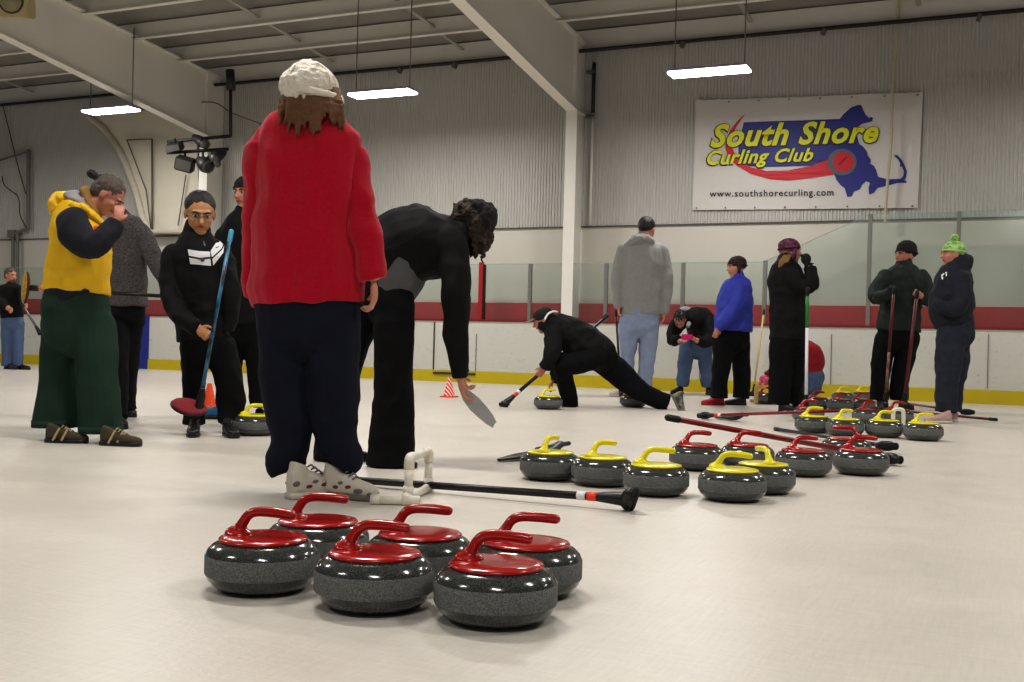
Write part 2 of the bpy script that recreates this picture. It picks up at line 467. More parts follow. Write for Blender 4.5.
        for (c0, c1) in cells:
            q = [(c0[0], c0[1]), (c1[0], c1[1]), (c1[0], c1[2]), (c0[0], c0[2])]
            a_ = [bm.verts.new((X - t / 2, y, z)) for y, z in q]; b_ = [bm.verts.new((X + t / 2, y, z)) for y, z in q]
            bm.faces.new(a_); bm.faces.new(b_[::-1])
            for i in range(4): bm.faces.new((a_[i], b_[i], b_[(i + 1) % 4], a_[(i + 1) % 4]))
        wf = .19
        box(bm, V3((X, ya, zb0 / 2)), wf, .02, zb0)
        p0, p1 = V3((X, ya, zb0)), V3((X, L[4][0], L[4][1])); dv = p1 - p0
        M = Matrix.Rotation(math.atan2(dv.z, dv.y), 4, 'X')
        box(bm, (p0 + p1) / 2, wf, dv.length, .02, M=M)
        # top flange
        p0, p1 = V3((X, ybk, rz(ybk) - .25)), V3((X, 1.0, rz(1.) - .28)); dv = p1 - p0
        box(bm, (p0 + p1) / 2, wf, dv.length, .02, M=Matrix.Rotation(math.atan2(dv.z, dv.y), 4, 'X'))
        # stiffeners at the knee
        dq = V3((X, ybk, rz(ybk) - .25)) - V3((X, ya, zb0))
        box(bm, V3((X, (ya + ybk) / 2, zb0)), wf * .9, ybk - ya, .014)
        box(bm, V3((X, ya - .0, (zb0 + rz(ya)) / 2 - .12)), wf * .7, .014, rz(ya) - zb0 - .25)
        structure(obj('column', bm, white, smooth=False))
    # bridging straps crossing the purlins
    strap = mat('strap', (172, 168, 158), .6)
    for X in (-1.3, -3.7, -8.6, -11.2, -16.2, -18.6):
        bm = bmesh.new(); p0, p1 = V3((X, YW - .2, rz(YW - .2) - .16)), V3((X, 2, rz(2) - .16)); dv = p1 - p0
        box(bm, (p0 + p1) / 2, .07, dv.length, .02, M=Matrix.Rotation(math.atan2(dv.z, dv.y), 4, 'X'))
        structure(obj('trim_strap', bm, strap, smooth=False))
    # dark pipe along the eave with clips
    pipe = empty('sprinkler_pipe', (-8, YW - .2, 5.3), 'long dark pipe running along the eave at the top of the wall', 'pipe')
    dk = mat('dark_pipe', (40, 36, 36), .6)
    zp = 5.40
    bm = bmesh.new(); rod(bm, V3((-34, YW - .3, zp)), V3((8, YW - .3, zp)), .03); obj('pipe_run', bm, dk, pipe)
    for px in (682, 823, 978, 400, 455, 300):
        a = WP(px, 60, YW - .3); bm = bmesh.new(); box(bm, V3((a.x, YW - .3, zp - .05)), .05, .1, .09, M=Matrix.Rotation(.4, 4, 'Y')); obj('pipe_clip', bm, M_metal, pipe, smooth=False)
    # downpipe right of near column
    t_ = empty('drain_pipe', (WP(592, 150, YW - .1).x, YW - .1, 2.6), 'thin vertical pipe, dark above and pale below, beside the near steel column', 'pipe')
    x = WP(592, 150, YW - .1).x; za, zm, zb = 5.25, WP(592, 113, YW - .1).z, 2.62
    bm = bmesh.new(); rod(bm, V3((x, YW - .1, zm)), V3((x, YW - .1, za)), .03); obj('upper_pipe', bm, dk, t_)
    bm = bmesh.new(); rod(bm, V3((x, YW - .1, zb)), V3((x, YW - .1, zm)), .022); obj('lower_pipe', bm, white, t_)
    for z in (za - .15, zm - .05):
        bm = bmesh.new(); box(bm, V3((x - .05, YW - .1, z)), .14, .08, .05); obj('bracket', bm, M_metal, t_, smooth=False)


def fixture(pts, label):
    # hanging fluorescent: X given
    X, Y, z = pts
    t = empty('ceiling_light', (X, Y, z), label, 'light', 'hanging fluorescent lights')
    L = 1.06
    bm = bmesh.new()
    for s in (-1, 1):
        pass
    # housing: shallow tray with angled sides
    prof = [(-.16, 0), (-.09, .055), (.09, .055), (.16, 0)]
    for e in (-1, 1):
        pass
    vs = [[bm.verts.new((X + e * (L / 2 - (0 if k in (0, 3) else .04)), Y + prof[k][0], z + prof[k][1])) for k in range(4)] for e in (-1, 1)]
    for k in range(3): bm.faces.new((vs[0][k], vs[1][k], vs[1][k + 1], vs[0][k + 1]))
    bm.faces.new(vs[0]); bm.faces.new(vs[1][::-1])
    obj('housing', bm, mat('light_housing', (190, 180, 200), .4), t, smooth=False)
    bm = bmesh.new(); box(bm, V3((X, Y, z - .016)), L, .29, .03, bev=.008)
    obj('diffuser', bm, mat('light_diffuser', (250, 244, 255), .4, emis=14), t, smooth=False)
    rzz = 5.63 + (YW - Y) * .09
    for s in (-.47, .47):
        bm = bmesh.new(); rod(bm, V3((X + s, Y, z + .05)), V3((X + s, Y, rzz)), .009, 6); obj('hanger_rod', bm, M_metal, t)
    l = bpy.data.lights.new('tube_light', 'AREA'); l.shape = 'RECTANGLE'; l.size = L; l.size_y = .3; l.energy = 85; l.color = (1, .98, .96)
    lo = bpy.data.objects.new('tube_light', l); COL.objects.link(lo); lo.location = (X, Y, z - .08)


def lights():
    for px, pyy, lb in ((709, 71, 'hanging fluorescent light left above the banner, rightmost of three'), (382.5, 93, 'hanging fluorescent light between the two steel rafters, middle of three'), (111, 110, 'hanging fluorescent light farthest left, below the left rafter')):
        p = WP(px, pyy, 14.3); fixture((p.x, 14.3, p.z), lb)
    for (X, Y, E) in ((-3.4, 9, 110), (-8.6, 9, 110), (-14, 9, 110), (1.8, 9, 90), (2.2, 4.2, 110), (-3.2, 4.2, 130), (-8.6, 4.2, 100), (0.5, -.8, 120), (-5, -.8, 90), (1.8, 14.3, 80), (-19, 12, 90), (5.5, 10, 60)):
        l = bpy.data.lights.new('tube_light', 'AREA'); l.shape = 'RECTANGLE'; l.size = 1.3; l.size_y = .35; l.energy = E; l.color = (1, .98, .955)
        lo = bpy.data.objects.new('tube_light', l); COL.objects.link(lo); lo.location = (X, Y, 4.5)
        l2 = bpy.data.lights.new('ceiling_fill', 'AREA'); l2.shape = 'RECTANGLE'; l2.size = 1.3; l2.size_y = .35; l2.energy = E * .16; l2.color = (1, .98, .95)  # added upward fill lamp, no visible source, brightens the roof and purlins
        lo = bpy.data.objects.new('ceiling_fill', l2); COL.objects.link(lo); lo.location = (X, Y, 4.6); lo.rotation_euler = (math.pi, 0, 0)
    w = bpy.data.worlds.new('World'); S.world = w; w.use_nodes = True
    w.node_tree.nodes['Background'].inputs[0].default_value = (.92, .96, 1.0, 1); w.node_tree.nodes['Background'].inputs[1].default_value = .15


# ------------------------------------------------------------------ curling stones
PROF = [(0, .0), (.065, .0), (.100, .004), (.124, .015), (.138, .030), (.1445, .044), (.1455, .047), (.1455, .091), (.1444, .094), (.139, .105), (.126, .1175), (.108, .1265), (.09, .129), (0, .129)]
MIS = [0] * 5 + [1] * 3 + [0] * 5
_st = {}


def stone_meshes(colour):
    if colour in _st: return _st[colour]
    G1 = granite('polished_granite', (60, 63, 60), .16, coat=.4, dark=.6); G2 = granite('matte_granite_band', (98, 100, 98), .75, dark=.75)
    cm = mat('red_handle_plastic', (168, 18, 12), .22, vary=.05, coat=.4) if colour == 'red' else mat('yellow_handle_plastic', (226, 214, 24), .25, vary=.05, coat=.35)
    def mk(bm, name, mats):
        bmesh.ops.recalc_face_normals(bm, faces=bm.faces); me = bpy.data.meshes.new(name); bm.to_mesh(me); bm.free()
        for m in mats: me.materials.append(m)
        for p in me.polygons: p.use_smooth = True
        return me
    bm = bmesh.new(); lathe(bm, PROF, 64, MIS); a = mk(bm, 'granite_body', [G1, G2])
    bm = bmesh.new(); lathe(bm, [(0, .125), (.109, .125), (.1125, .128), (.1125, .131), (.109, .1345), (.09, .138), (.06, .1395), (0, .140)], 56); b = mk(bm, 'cap', [cm])
    bm = bmesh.new()
    P = [(-.083, 0, .137), (-.066, 0, .150), (-.054, 0, .170), (-.040, 0, .189), (-.018, 0, .1975), (.015, 0, .198), (.048, 0, .196), (.074, 0, .193)]
    loft(bm, P, [.020, .0165, .0135, .0130, .0130, .0132, .0136, .0128], [.030, .020, .0150, .0140, .0135, .0138, .0142, .0132], ref=V3((0, 1, 0)), seg=20, smooth=4)
    ell(bm, V3((-.066, 0, .138)), (V3((.038, 0, 0)), V3((0, .034, 0)), V3((0, 0, .014))), 20, 10)
    me = remesh(bm, .0035, 4); 
    me.materials.append(cm)
    for p in me.polygons: p.use_smooth = True
    _st[colour] = (a, b, me); return _st[colour]


def stone(px, ppm, colour, ang, label, group, loc=None):
    p = loc or GP(px, ppm)
    t = empty('curling_stone', p, label, 'curling stone', group)
    t.rotation_euler = (0, 0, math.atan2(R_.y, R_.x) + math.radians(ang))
    for me, nm in zip(stone_meshes(colour), ('granite_body', 'cap', 'handle')):
        o = bpy.data.objects.new(nm, me); COL.objects.link(o); o.parent = t
    return t


def stones():
    g = 'red-handled curling stones in the front cluster'
    stone(262, 388, 'red', -8, 'red-handled granite curling stone at the left end of the front cluster', g)
    stone(317, 352, 'red', 2, 'red-handled granite curling stone behind the leftmost one, nearest the white sneakers', g)
    stone(373.7, 411, 'red', -6, 'red-handled granite curling stone in the middle of the front row of three', g)
    stone(419, 372, 'red', 4, 'red-handled granite curling stone in the middle of the back row, nearest the white pipe frame', g)
    stone(495, 427, 'red', -10, 'red-handled granite curling stone closest to the camera, frontmost right of the front cluster', g)
    stone(525.7, 384, 'red', 3, 'red-handled granite curling stone at the right end, behind the frontmost stone', g)
    g = 'yellow-handled curling stones behind the black broom'
    stone(549.5, 207, 'yellow', 62, 'yellow-handled curling stone at the left end of the middle yellow row', g)
    stone(602, 214, 'yellow', 38, 'yellow-handled curling stone second from the left in the middle yellow row', g)
    stone(655.6, 226.5, 'yellow', 4, 'yellow-handled curling stone with side-on handle, beside the black broom head', g)
    stone(731.8, 232, 'yellow', -20, 'yellow-handled curling stone, front one of the pair right of the broom head', g)
    stone(762.6, 219, 'yellow', 100, 'yellow-handled curling stone, rear one of the pair, handle end-on', g)
    g = 'red-handled curling stones in the middle row'
    stone(696, 186, 'red', 15, 'red-handled curling stone at the left end of the middle red row, under a broom shaft', g)
    stone(747, 183, 'red', 12, 'red-handled curling stone second from left in the middle red row', g)
    stone(803, 191, 'red', 20, 'red-handled curling stone third from left in the middle red row', g)
    stone(860.5, 187, 'red', -4, 'red-handled curling stone at the right end of the middle red row, beside black broom heads', g)
    stone(846, 166, 'red', 150, 'red-handled curling stone mostly hidden behind the right end of the red row', g)
    g = 'yellow-handled curling stones in the right-hand row'
    stone(813, 124, 'yellow', 10, 'yellow-handled curling stone at the left end of the right-hand row', g)
    stone(844.6, 128, 'yellow', 30, 'yellow-handled curling stone second from left in the right-hand row', g)
    stone(884, 128.5, 'yellow', 22, 'yellow-handled curling stone third from left, in front of the small white arch', g)
    stone(923, 132, 'yellow', 12, 'yellow-handled curling stone at the right end, before the woman in the green hat', g)
    g = 'red-handled curling stones at the feet of the man in black'
    stone(808, 108, 'red', 10, 'red-handled curling stone behind the left end of the right-hand yellow row', g)
    stone(868, 108, 'red', 25, 'red-handled curling stone behind the yellow row, left of the small white arch', g)
    stone(897, 107, 'red', 15, 'red-handled curling stone behind the small white arch', g)
    stone(817, 88, 'red', 5, 'distant red-handled curling stone nearest the broom held by the woman in black', g)
    stone(840, 90, 'red', 35, 'distant red-handled curling stone in the middle of the far cluster', g)
    stone(862, 89, 'red', 10, 'distant red-handled curling stone beside the left foot of the man in black', g)
    stone(843, 76, 'yellow', 20, 'distant yellow-handled curling stone, left of two against the yellow kick plate', g)
    stone(863, 73.5, 'yellow', 10, 'distant yellow-handled curling stone, right of two against the yellow kick plate', g)
    stone(255, 150, 'yellow', 20, 'yellow-handled curling stone left of the red fleece woman\'s legs', 'lone stones')
    stone(548, 98.5, 'yellow', 20, 'yellow-handled curling stone under the hand of the lunging curler', 'lone stones')
    stone(633, 92, 'red', 10, 'red-handled curling stone under the trailing leg of the lunging curler', 'lone stones')
    stone(766, 82, 'red', 10, 'distant red-handled curling stone under the pink gloves of the crouching curler', 'lone stones')


# ------------------------------------------------------------------ brooms
def broom(a, b, label, shaft=M_rodblk, head='brush', r=.0135, bands=True, headdir=None, lower=None, split=.5, pad=None):
    """a = tail, b = head end"""
    t = empty('curling_broom', (b.x, b.y, min(b.z, a.z)), label, 'broom', 'curling brooms')
    d = (b - a).normalized(); L = (b - a).length
    bm = bmesh.new()
    if lower:
        rod(bm, a, a + d * L * split, r, 12); obj('shaft', bm, shaft, t)
        bm = bmesh.new(); rod(bm, a + d * L * split, b - d * .1, r * .95, 12); obj('lower_shaft', bm, lower, t)
    else:
        rod(bm, a, b - d * .1, r, 12); obj('shaft', bm, shaft, t)
    bm = bmesh.new(); rod(bm, a - d * .012, a + d * .05, r * 1.25, 12, round_=True); obj('end_cap', bm, M_rubber, t)
    if bands:
        bm = bmesh.new(); rod(bm, b - d * .17, b - d * .125, r * 1.15, 12); obj('band', bm, M_bandr, t)
        bm = bmesh.new(); rod(bm, b - d * .215, b - d * .178, r * 1.12, 12); obj('white_band', bm, M_whitep, t)
    bm = bmesh.new(); rod(bm, b - d * .125, b - d * .02, r * 1.2, 12, r2=r * 1.9, round_=True); obj('neck', bm, M_rubber, t)
    if head == 'brush':
        hd = headdir or d.cross(Z_).normalized()
        up = hd.cross(d).normalized()
        bm = bmesh.new(); loft(bm, [b - hd * .055, b - hd * .03, b + hd * .03, b + hd * .055], [.020, .028, .028, .020], [.022, .032, .032, .022], ref=up, seg=16, smooth=3)
        obj('brush_head', bm, M_rubber, t)
        bm = bmesh.new(); loft(bm, [b + d * .022 - hd * .06, b + d * .024 + hd * .06], [.024, .024], [.016, .016], ref=d, seg=14, smooth=1)
        obj('brush_pad', bm, mat('brush_bristle', (28, 27, 26), .95, bump=.8, bscale=200), t)
    return t


def brooms():
    # the long black broom in front
    a, b = G(312, 477, .02), G(628, 499, .05)
    broom(a, b, 'black curling broom lying on the ice behind the front stones, red band near its head', head='brush', r=.0155, headdir=V3((.35, -.75, .5)).normalized())
    broom(U(670, 418, FPX / 183), GP(891, 172, .04), 'dark red broom resting across the handles of the middle red stones', shaft=M_rodred, bands=False, r=.0155)
    broom(U(845, 410.5, FPX / 126), GP(705, 109, .04), 'dark red broom with red band lying left of the right-hand stones', shaft=M_rodred)
    broom(G(776, 429, .015), G(886, 446, .05), 'black broom lying behind the right end of the middle red stones', bands=False)
    broom(G(904, 403, .015), G(967, 412, .05), 'red broom lying on the ice behind the legs of the woman in the green hat', shaft=M_rodred, bands=False)
    broom(G(995, 419.5, .015), G(880, 409, .05), 'brown-red broom lying farthest right on the ice, bare end outward', shaft=M_rodbrn, bands=False)
    # flat black heads lying on the ice
    def wedge(p, q, w, label):
        """flat oblong slider head"""
        t = empty('broom_head', (p.x, p.y, 0), label, 'broom head')
        d = (q - p).normalized(); s = d.cross(Z_)
        bm = bmesh.new(); n = 5
        loft(bm, [p + Z_ * .012, p.lerp(q, .3) + Z_ * .022, p.lerp(q, .75) + Z_ * .032, q + Z_ * .07], [.015, w, w, w * .6], [.008, .014, .022, .02], ref=Z_, seg=14, smooth=3)
        obj('pad', bm, M_rubber, t)
        bm = bmesh.new(); rod(bm, p.lerp(q, .6) + Z_ * .05, q + d * .08 + Z_ * .07, .014, 10, round_=True); obj('socket', bm, M_rodblk, t)
    wedge(G(499, 462), G(560, 456), .05, 'flat black broom head on the ice poking out left behind the leftmost yellow stone')
    wedge(GP(716, 107), GP(742, 111), .045, 'flat black broom head lying behind the left end of the middle red row')


def held_brooms():
    # child's blue broom with red pad
    a = U(231, 233, 7.15); b = U(199, 408, 7.15)
    t = empty('curling_broom', (b.x, b.y, 0), 'blue and black broom with red pad held by the boy in glasses', 'broom', 'curling brooms')
    d = (b - a).normalized()
    blue = mat('blue_shaft', (22, 36, 50), .3, scale=12, rgb2=(70, 140, 180), stretch=(1, 1, .5))
    L = (b - a).length
    bm = bmesh.new(); rod(bm, a, a + d * (L - .06), .0125, 12); obj('shaft', bm, blue, t)
    bm = bmesh.new(); rod(bm, a - d * .01, a + d * .05, .016, 12, round_=True); obj('end_cap', bm, mat('light_blue', (90, 170, 205), .3), t)
    bm = bmesh.new(); rod(bm, b - d * .12, b - d * .01, .02, 12, r2=.03, round_=True); obj('neck', bm, M_rubber, t)
    c = U(189, 407, 7.15); ax = (U(206, 412, 7.15) - c).normalized(); n = (Z_ * .75 - F_ * .55); n = (n - ax * n.dot(ax)).normalized(); s = ax.cross(n)
    bm = bmesh.new(); ell(bm, c + n * .008, (ax * .116, s * .070, n * .018), 28, 12); obj('pad', bm, mat('red_pad', (132, 20, 34), .7, bump=.3), t)
    bm = bmesh.new(); ell(bm, c - n * .002, (ax * .124, s * .080, n * .018), 28, 12); obj('pad_plate', bm, M_rubber, t)
    # broom held level behind the yellow vest: yellow oval pad
    d0 = 8.35
    a = U(178, 297, d0); b = U(31, 288, d0)
    t = empty('curling_broom', (b.x, b.y, b.z), 'black broom with yellow oval pad carried level behind the yellow vest', 'broom', 'curling brooms')
    d = (b - a).normalized()
    bm = bmesh.new(); rod(bm, a, b - d * .1, .0145, 12); obj('shaft', bm, M_rodblk, t)
    bm = bmesh.new(); rod(bm, b - d * .1, b - d * .045, .0165, 12); obj('band', bm, mat('salmon_band', (220, 96, 80), .4), t)
    bm = bmesh.new(); rod(bm, b - d * .045, b + d * .03, .024, 12, round_=True); obj('neck', bm, M_rubber, t)
    c = U(25, 287.5, d0); up = (Z_ + R_ * .06).normalized(); n = (-F_ * .62 - R_ * .75); n = (n - up * n.dot(up)).normalized(); s = up.cross(n)
    bm = bmesh.new(); ell(bm, c + n * .006, (up * .120, s * .062, n * .012), 28, 12); obj('pad', bm, mat('yellow_pad', (150, 128, 46), .8, scale=40, rgb2=(178, 150, 60)), t)
    bm = bmesh.new(); ell(bm, c - n * .008, (up * .126, s * .067, n * .02), 28, 12); obj('pad_plate', bm, mat('maroon_plate', (84, 20, 20), .5), t)
    # the lunging curler's broom
    a = U(606, 316.5, 12.0); b = GP(505, 97, .035)
    broom(a, b, 'black broom with red band held by the lunging curler', r=.019)
    # brooms of the people at the right
    def upright(pa, pb, d, label, **k):
        a = U(pa[0], pa[1], d); b = U(pb[0], pb[1], d); b.z = max(b.z, .05); return broom(a, b, label, bands=False, **k)
    upright((807.5, 290), (806, 408), 11.2, 'broom with green upper and white lower shaft held by the woman in the plum hat', shaft=mat('green_shaft', (26, 128, 50), .4), lower=M_whitep, split=.32, r=.017)
    upright((894, 289), (885, 404), 12.5, 'dark red broom with pale lower shaft in the right hand of the man in black', shaft=M_rodbrn, lower=mat('pale_red_shaft', (150, 110, 104), .4, scale=20, rgb2=(110, 50, 44)), split=.55, r=.017)
    upright((917, 293), (904, 404), 12.5, 'brown-red broom leaning in the left hand of the man in black', shaft=M_rodbrn, r=.02)
    # wooden broom leaning on the glass
    a = U(764, 311, 15.9); b = U(753.5, 386, 15.6); b.z = .04
    t = broom(a, b, 'thin wooden broom leaning against a glass post behind the woman in black', shaft=M_wood, bands=False, r=.014)
    # bearded man's broom
    a = U(22, 304, 18.4); b = U(40, 333, 18.4)
    t = broom(a, b, 'grey broom held low by the man at the far left edge', shaft=M_metal, bands=False, r=.02)
    # strip of tail visible beside the hoodie man's hand
    a = U(616, 312, 14.2); b = U(621, 392, 14.2); b.z = .05
    broom(a, b, 'black broom hanging from the left hand of the tall man in the grey hoodie', r=.015, bands=False)


# ------------------------------------------------------------------ people
def hand(bm, w, d, n, L=.18, curl=.5, side=1, spread=.12, grip=False):
    """w wrist, d direction, n palm-facing direction (fingers curl toward n)"""
    d = d.normalized(); n = (n - d * n.dot(d)).normalized(); s = d.cross(n) * side
    k = L / .18
    ell(bm, w + d * .045 * k, (d * .056 * k, s * .042 * k, n * .017 * k), 14, 10)
    for i, (o, ln) in enumerate(((-.031, .070), (-.0105, .080), (.0105, .075), (.030, .058))):
        p = w + d * .088 * k + s * o * k; a = curl * .5; pts = [p - d * .02 * k]; dd = (d + s * (o * spread * 20 / 1.0)).normalized(); ang = 0
        for j, f in enumerate((.42, .33, .25)):
            ang += curl * (1.0 + .25 * j)
            v = dd * math.cos(ang) + n * math.sin(ang); p = p + v * ln * f * k; pts.append(p)
        loft(bm, pts, [.0105 * k, .0100 * k, .0092 * k, .0082 * k], None, seg=10, smooth=2)
    p = w + d * .025 * k - s * .034 * k
    q = p + (d * .7 - s * .6 + n * .35).normalized() * .036 * k; r = q + (d * .8 - s * .05 + n * (.5 + curl * .4)).normalized() * .032 * k
    loft(bm, [w + d * .02 * k - s * .015 * k, p, q, r], [.014 * k, .014 * k, .0115 * k, .0095 * k], None, seg=10, smooth=2)


class Person:
    def __init__(s, px, ppm, label, voxel=.01, skin=M_skin, headref=None):
        s.ppm, s.d0, s.vox, s.skin = ppm, FPX / ppm, voxel, skin
        s.base = GP(px, ppm)
        s.root = empty('person', s.base, label, 'person')
        s.bb = bmesh.new()   # body collector

    def pt(s, x, y, dd=0): return U(x, y, s.d0 + dd)

    def tube(s, bm, keys, body=True, r0=True, r1=True, expo=2.1, seg=20, bs=.78, ext=0):
        P = [s.pt(k[0], k[1], k[2]) for k in keys]; m = 1 / s.ppm
        RU = [k[3] * m for k in keys]; RV = [(k[4] if len(k) > 4 else k[3]) * m for k in keys]
        loft(bm, P, RU, RV, seg=seg, round0=r0, round1=r1, expo=expo)
        if body:
            Q = list(P)
            if Q[-1].z < .3 and abs((Q[-1] - Q[-2]).normalized().z) > .5: Q[-1] = Q[-1].lerp(Q[-2], min(.6, .05 / (Q[-1] - Q[-2]).length))
            loft(s.bb, Q, [a * bs for a in RU], [a * bs for a in RV], seg=14, smooth=3, round1=False)

    def garment(s, name, m, tubes, wr=.006, wf=7, label=None, vox=None, extra=None, body=True, hem=False, parent=None):
        bm = bmesh.new()
        for t in tubes:
            fl = {}
            keys = t
            if isinstance(t, dict): fl = {k: v for k, v in t.items() if k != 'k'}; keys = t['k']
            s.tube(bm, keys, body=fl.pop('body', body), **fl)
        if extra: extra(bm)
        me = remesh(bm, vox or s.vox, 2, wr=wr, wf=wf, ws=(1, 1, .7))
        o = link(name, me, m, parent or s.root)
        if label: o['label'] = label
        return o

    def frame(s, yaw, pitch=0, roll=0):
        y, p = math.radians(yaw), math.radians(pitch)
        f = R_ * math.cos(y) + F_ * math.sin(y); fw = f * math.cos(p) - Z_ * math.sin(p); up = Z_ * math.cos(p) + f * math.sin(p)
        sd = fw.cross(up)
        if roll: r = math.radians(roll); sd, up = sd * math.cos(r) + up * math.sin(r), up * math.cos(r) - sd * math.sin(r)
        return sd, fw, up

    def head(s, x, y, dd, hpx, yaw, pitch=0, roll=0, neck=None, face=True, ears=True, wide=1.0, browc=False):
        h = hpx / s.ppm; c = s.pt(x, y, dd); sd, fw, up = s.frame(yaw, pitch, roll); sd = sd * wide
        s.hc, s.hh, s.hf = c, h, (sd, fw, up)
        q = lambda a, b, d_: c + sd * a * h + fw * b * h + up * d_ * h
        s.q = q
        E = lambda ctr, r: ell(s.bb, q(*ctr), (sd * r[0] * h, fw * r[1] * h, up * r[2] * h), 20, 14)
        E((0, -.06, .14), (.315, .40, .36)); E((0, .10, -.08), (.255, .265, .34)); E((0, .18, -.37), (.14, .14, .11)); E((0, .05, -.26), (.21, .22, .17))
        E((0, .30, .13), (.20, .075, .05))
        for e in (-1, 1): E((e * .15, .25, -.06), (.09, .09, .09))
        loft(s.bb, [q(0, .33, .08), q(0, .39, -.01), q(0, .44, -.09)], [.03 * h, .036 * h, .055 * h], None, seg=10)
        if ears:
            for e in (-1, 1): E((e * .305, -.04, -.02), (.035, .085, .13))
        nk = s.pt(*neck) if neck else q(0, -.15, -.7)
        loft(s.bb, [q(0, -.06, -.15), q(0, -.1, -.4), nk], [.22 * h, .23 * h, .28 * h], None, seg=16)
        if face:
            for e in (-1, 1):
                bm = bmesh.new(); ell(bm, q(e * .125, .325, .035), (sd * .052 * h, fw * .03 * h, up * .019 * h), 12, 8)
                eo = obj('eye', bm, M_eyew, s.root)
                bm = bmesh.new(); ell(bm, q(e * .125, .348, .035), (sd * .026 * h, fw * .014 * h, up * .021 * h), 10, 8)
                obj('iris', bm, M_eye, eo)
                bm = bmesh.new(); loft(bm, [q(e * .06, .37, .105), q(e * .13, .365, .13), q(e * .20, .32, .105)], [.014 * h, .018 * h, .010 * h], None, seg=8)
                obj('eyebrow', bm, M_hairdk, s.root)
            bm = bmesh.new(); loft(bm, [q(-.095, .325, -.215), q(0, .365, -.205), q(.095, .325, -.215)], [.012 * h, .027 * h, .012 * h], None, seg=10)
            obj('lips', bm, M_lip, s.root)

    def hair(s, m, kind='short', name='hair', wr=.25):
        q, h = s.q, s.hh; sd, fw, up = s.hf; bm = bmesh.new()
        E = lambda c, r: ell(bm, q(*c), (sd * r[0] * h, fw * r[1] * h, up * r[2] * h), 24, 16)
        E((0, -.095, .18), (.335, .405, .36)); E((0, -.22, .07 if kind == 'crop' else .02), (.295, .28, .22 if kind == 'crop' else .30))
        if kind == 'long':
            for a in range(-5, 6):
                x = a * .06; loft(bm, [q(x, -.3, .1), q(x * 1.25, -.42, -.3), q(x * 1.5, -.38, -.7 - .1 * math.cos(a * 2.1))], [.09 * h, .085 * h, .025 * h], None, seg=8)
        if kind == 'curly':
            for i in range(60):
                a, b = random.uniform(0, 6.28), random.uniform(-.55, .5)
                ball(bm, q(.36 * math.cos(a) * .9, -.12 + .36 * math.sin(a) * .9 - .06, b), .085 * h * random.uniform(.7, 1.2), 8)
        me = remesh(bm, max(.004, h * .028), 2, wr=wr * .03 if wr else 0, wf=26)
        return link(name, me, m, s.root)

    def beanie(s, m, name='hat', pom=None, band=None, tall=0, flaps=False, low=-.0):
        q, h = s.q, s.hh; sd, fw, up = s.hf; bm = bmesh.new()
        E = lambda c, r: ell(bm, q(*c), (sd * r[0] * h, fw * r[1] * h, up * r[2] * h), 24, 16)
        E((0, -.09, .22 + tall * .5), (.36, .44, .33 + tall))
        E((0, -.14, .10 + low), (.35, .38, .20))
        if flaps:
            for e in (-1, 1): loft(bm, [q(e * .33, -.02, .1), q(e * .31, .02, -.18), q(e * .22, .08, -.4)], [.12 * h, .09 * h, .02 * h], [.05 * h, .05 * h, .02 * h], ref=sd, seg=12)
        me = remesh(bm, max(.004, h * .03), 2, wr=.004, wf=30); o = link(name, me, m, s.root)
        bm = bmesh.new(); pts = []
        n = 28; rings = []
        for k in range(n):
            th = 2 * math.pi * k / n
            pts.append((.365 * math.cos(th), -.09 + .435 * math.sin(th), .14 + .06 * math.sin(th)))
        for k in range(n):
            a, b_ = pts[k], pts[(k + 1) % n]; loft(bm, [q(*a), q(*b_)], [.055 * h] * 2, [.03 * h] * 2, ref=up, seg=8, smooth=1)
        me = remesh(bm, max(.004, h * .03), 2); link('hat_band', me, band or m, o)
        if pom:
            bm = bmesh.new()
            for i in range(40):
                v = V3((random.gauss(0, 1), random.gauss(0, 1), random.gauss(0, 1))).normalized() * .1
                ball(bm, q(v.x, -.12 + v.y, .66 + tall + v.z), .06 * h, 8)
            link('pom_pom', remesh(bm, .006, 1), pom, o)
        return o

    def shoe(s, heel, yaw, L=.28, m=M_blackshoe, sole=M_rubber, pitch=0, z=0, hgt=1.0, laces=None, panels=None, ppos=None):
        """heel = (px, ppm) ground position or Vector"""
        p0 = GP(heel[0], heel[1], z) if not isinstance(heel, V3) else heel
        y = math.radians(yaw); f = R_ * math.cos(y) + F_ * math.sin(y); up = Z_
        if pitch:
            pp = math.radians(pitch); f, up = f * math.cos(pp) - Z_ * math.sin(pp), Z_ * math.cos(pp) + f * math.sin(pp)
        sd = f.cross(up); k = L / .28
        def outline(t): return (.034 + .012 * math.sin(max(0, min(1, (t - .25) / .75)) * 3.0)) * (1 - max(0, t - .8) ** 2 * 11) * (1 if t > .08 else .82 + t * 2.2)
        bm = bmesh.new(); ts = [0.0, .04, .12, .3, .5, .65, .8, .92, .985]
        loft(bm, [p0 + f * L * t + up * .015 * k for t in ts], [outline(t) * 1.1 * k for t in ts], [.0155 * k] * len(ts), ref=up, seg=16, smooth=2, round0=False, round1=False, expo=4, tan=f)
        me_s = bm
        bm2 = bmesh.new(); hs = [.086, .092, .094, .086, .070, .058, .050, .042, .028]
        loft(bm2, [p0 + f * L * (t + .01) + up * (.016 + h_ * hgt * .5) * k for t, h_ in zip(ts, hs)], [outline(t) * 1.0 * k for t in ts], [h_ * hgt * .5 * k for h_ in hs], ref=up, seg=18, smooth=2, round0=False, round1=False, expo=2.8, tan=f)
        c = p0 + f * L * .17; loft(bm2, [c + up * .04 * k, c + up * .10 * k * hgt, c + up * .118 * k * hgt + f * .004], [.040 * k, .038 * k, .034 * k], [.036 * k, .044 * k, .042 * k], ref=f, seg=16, smooth=2, round0=False, round1=False)
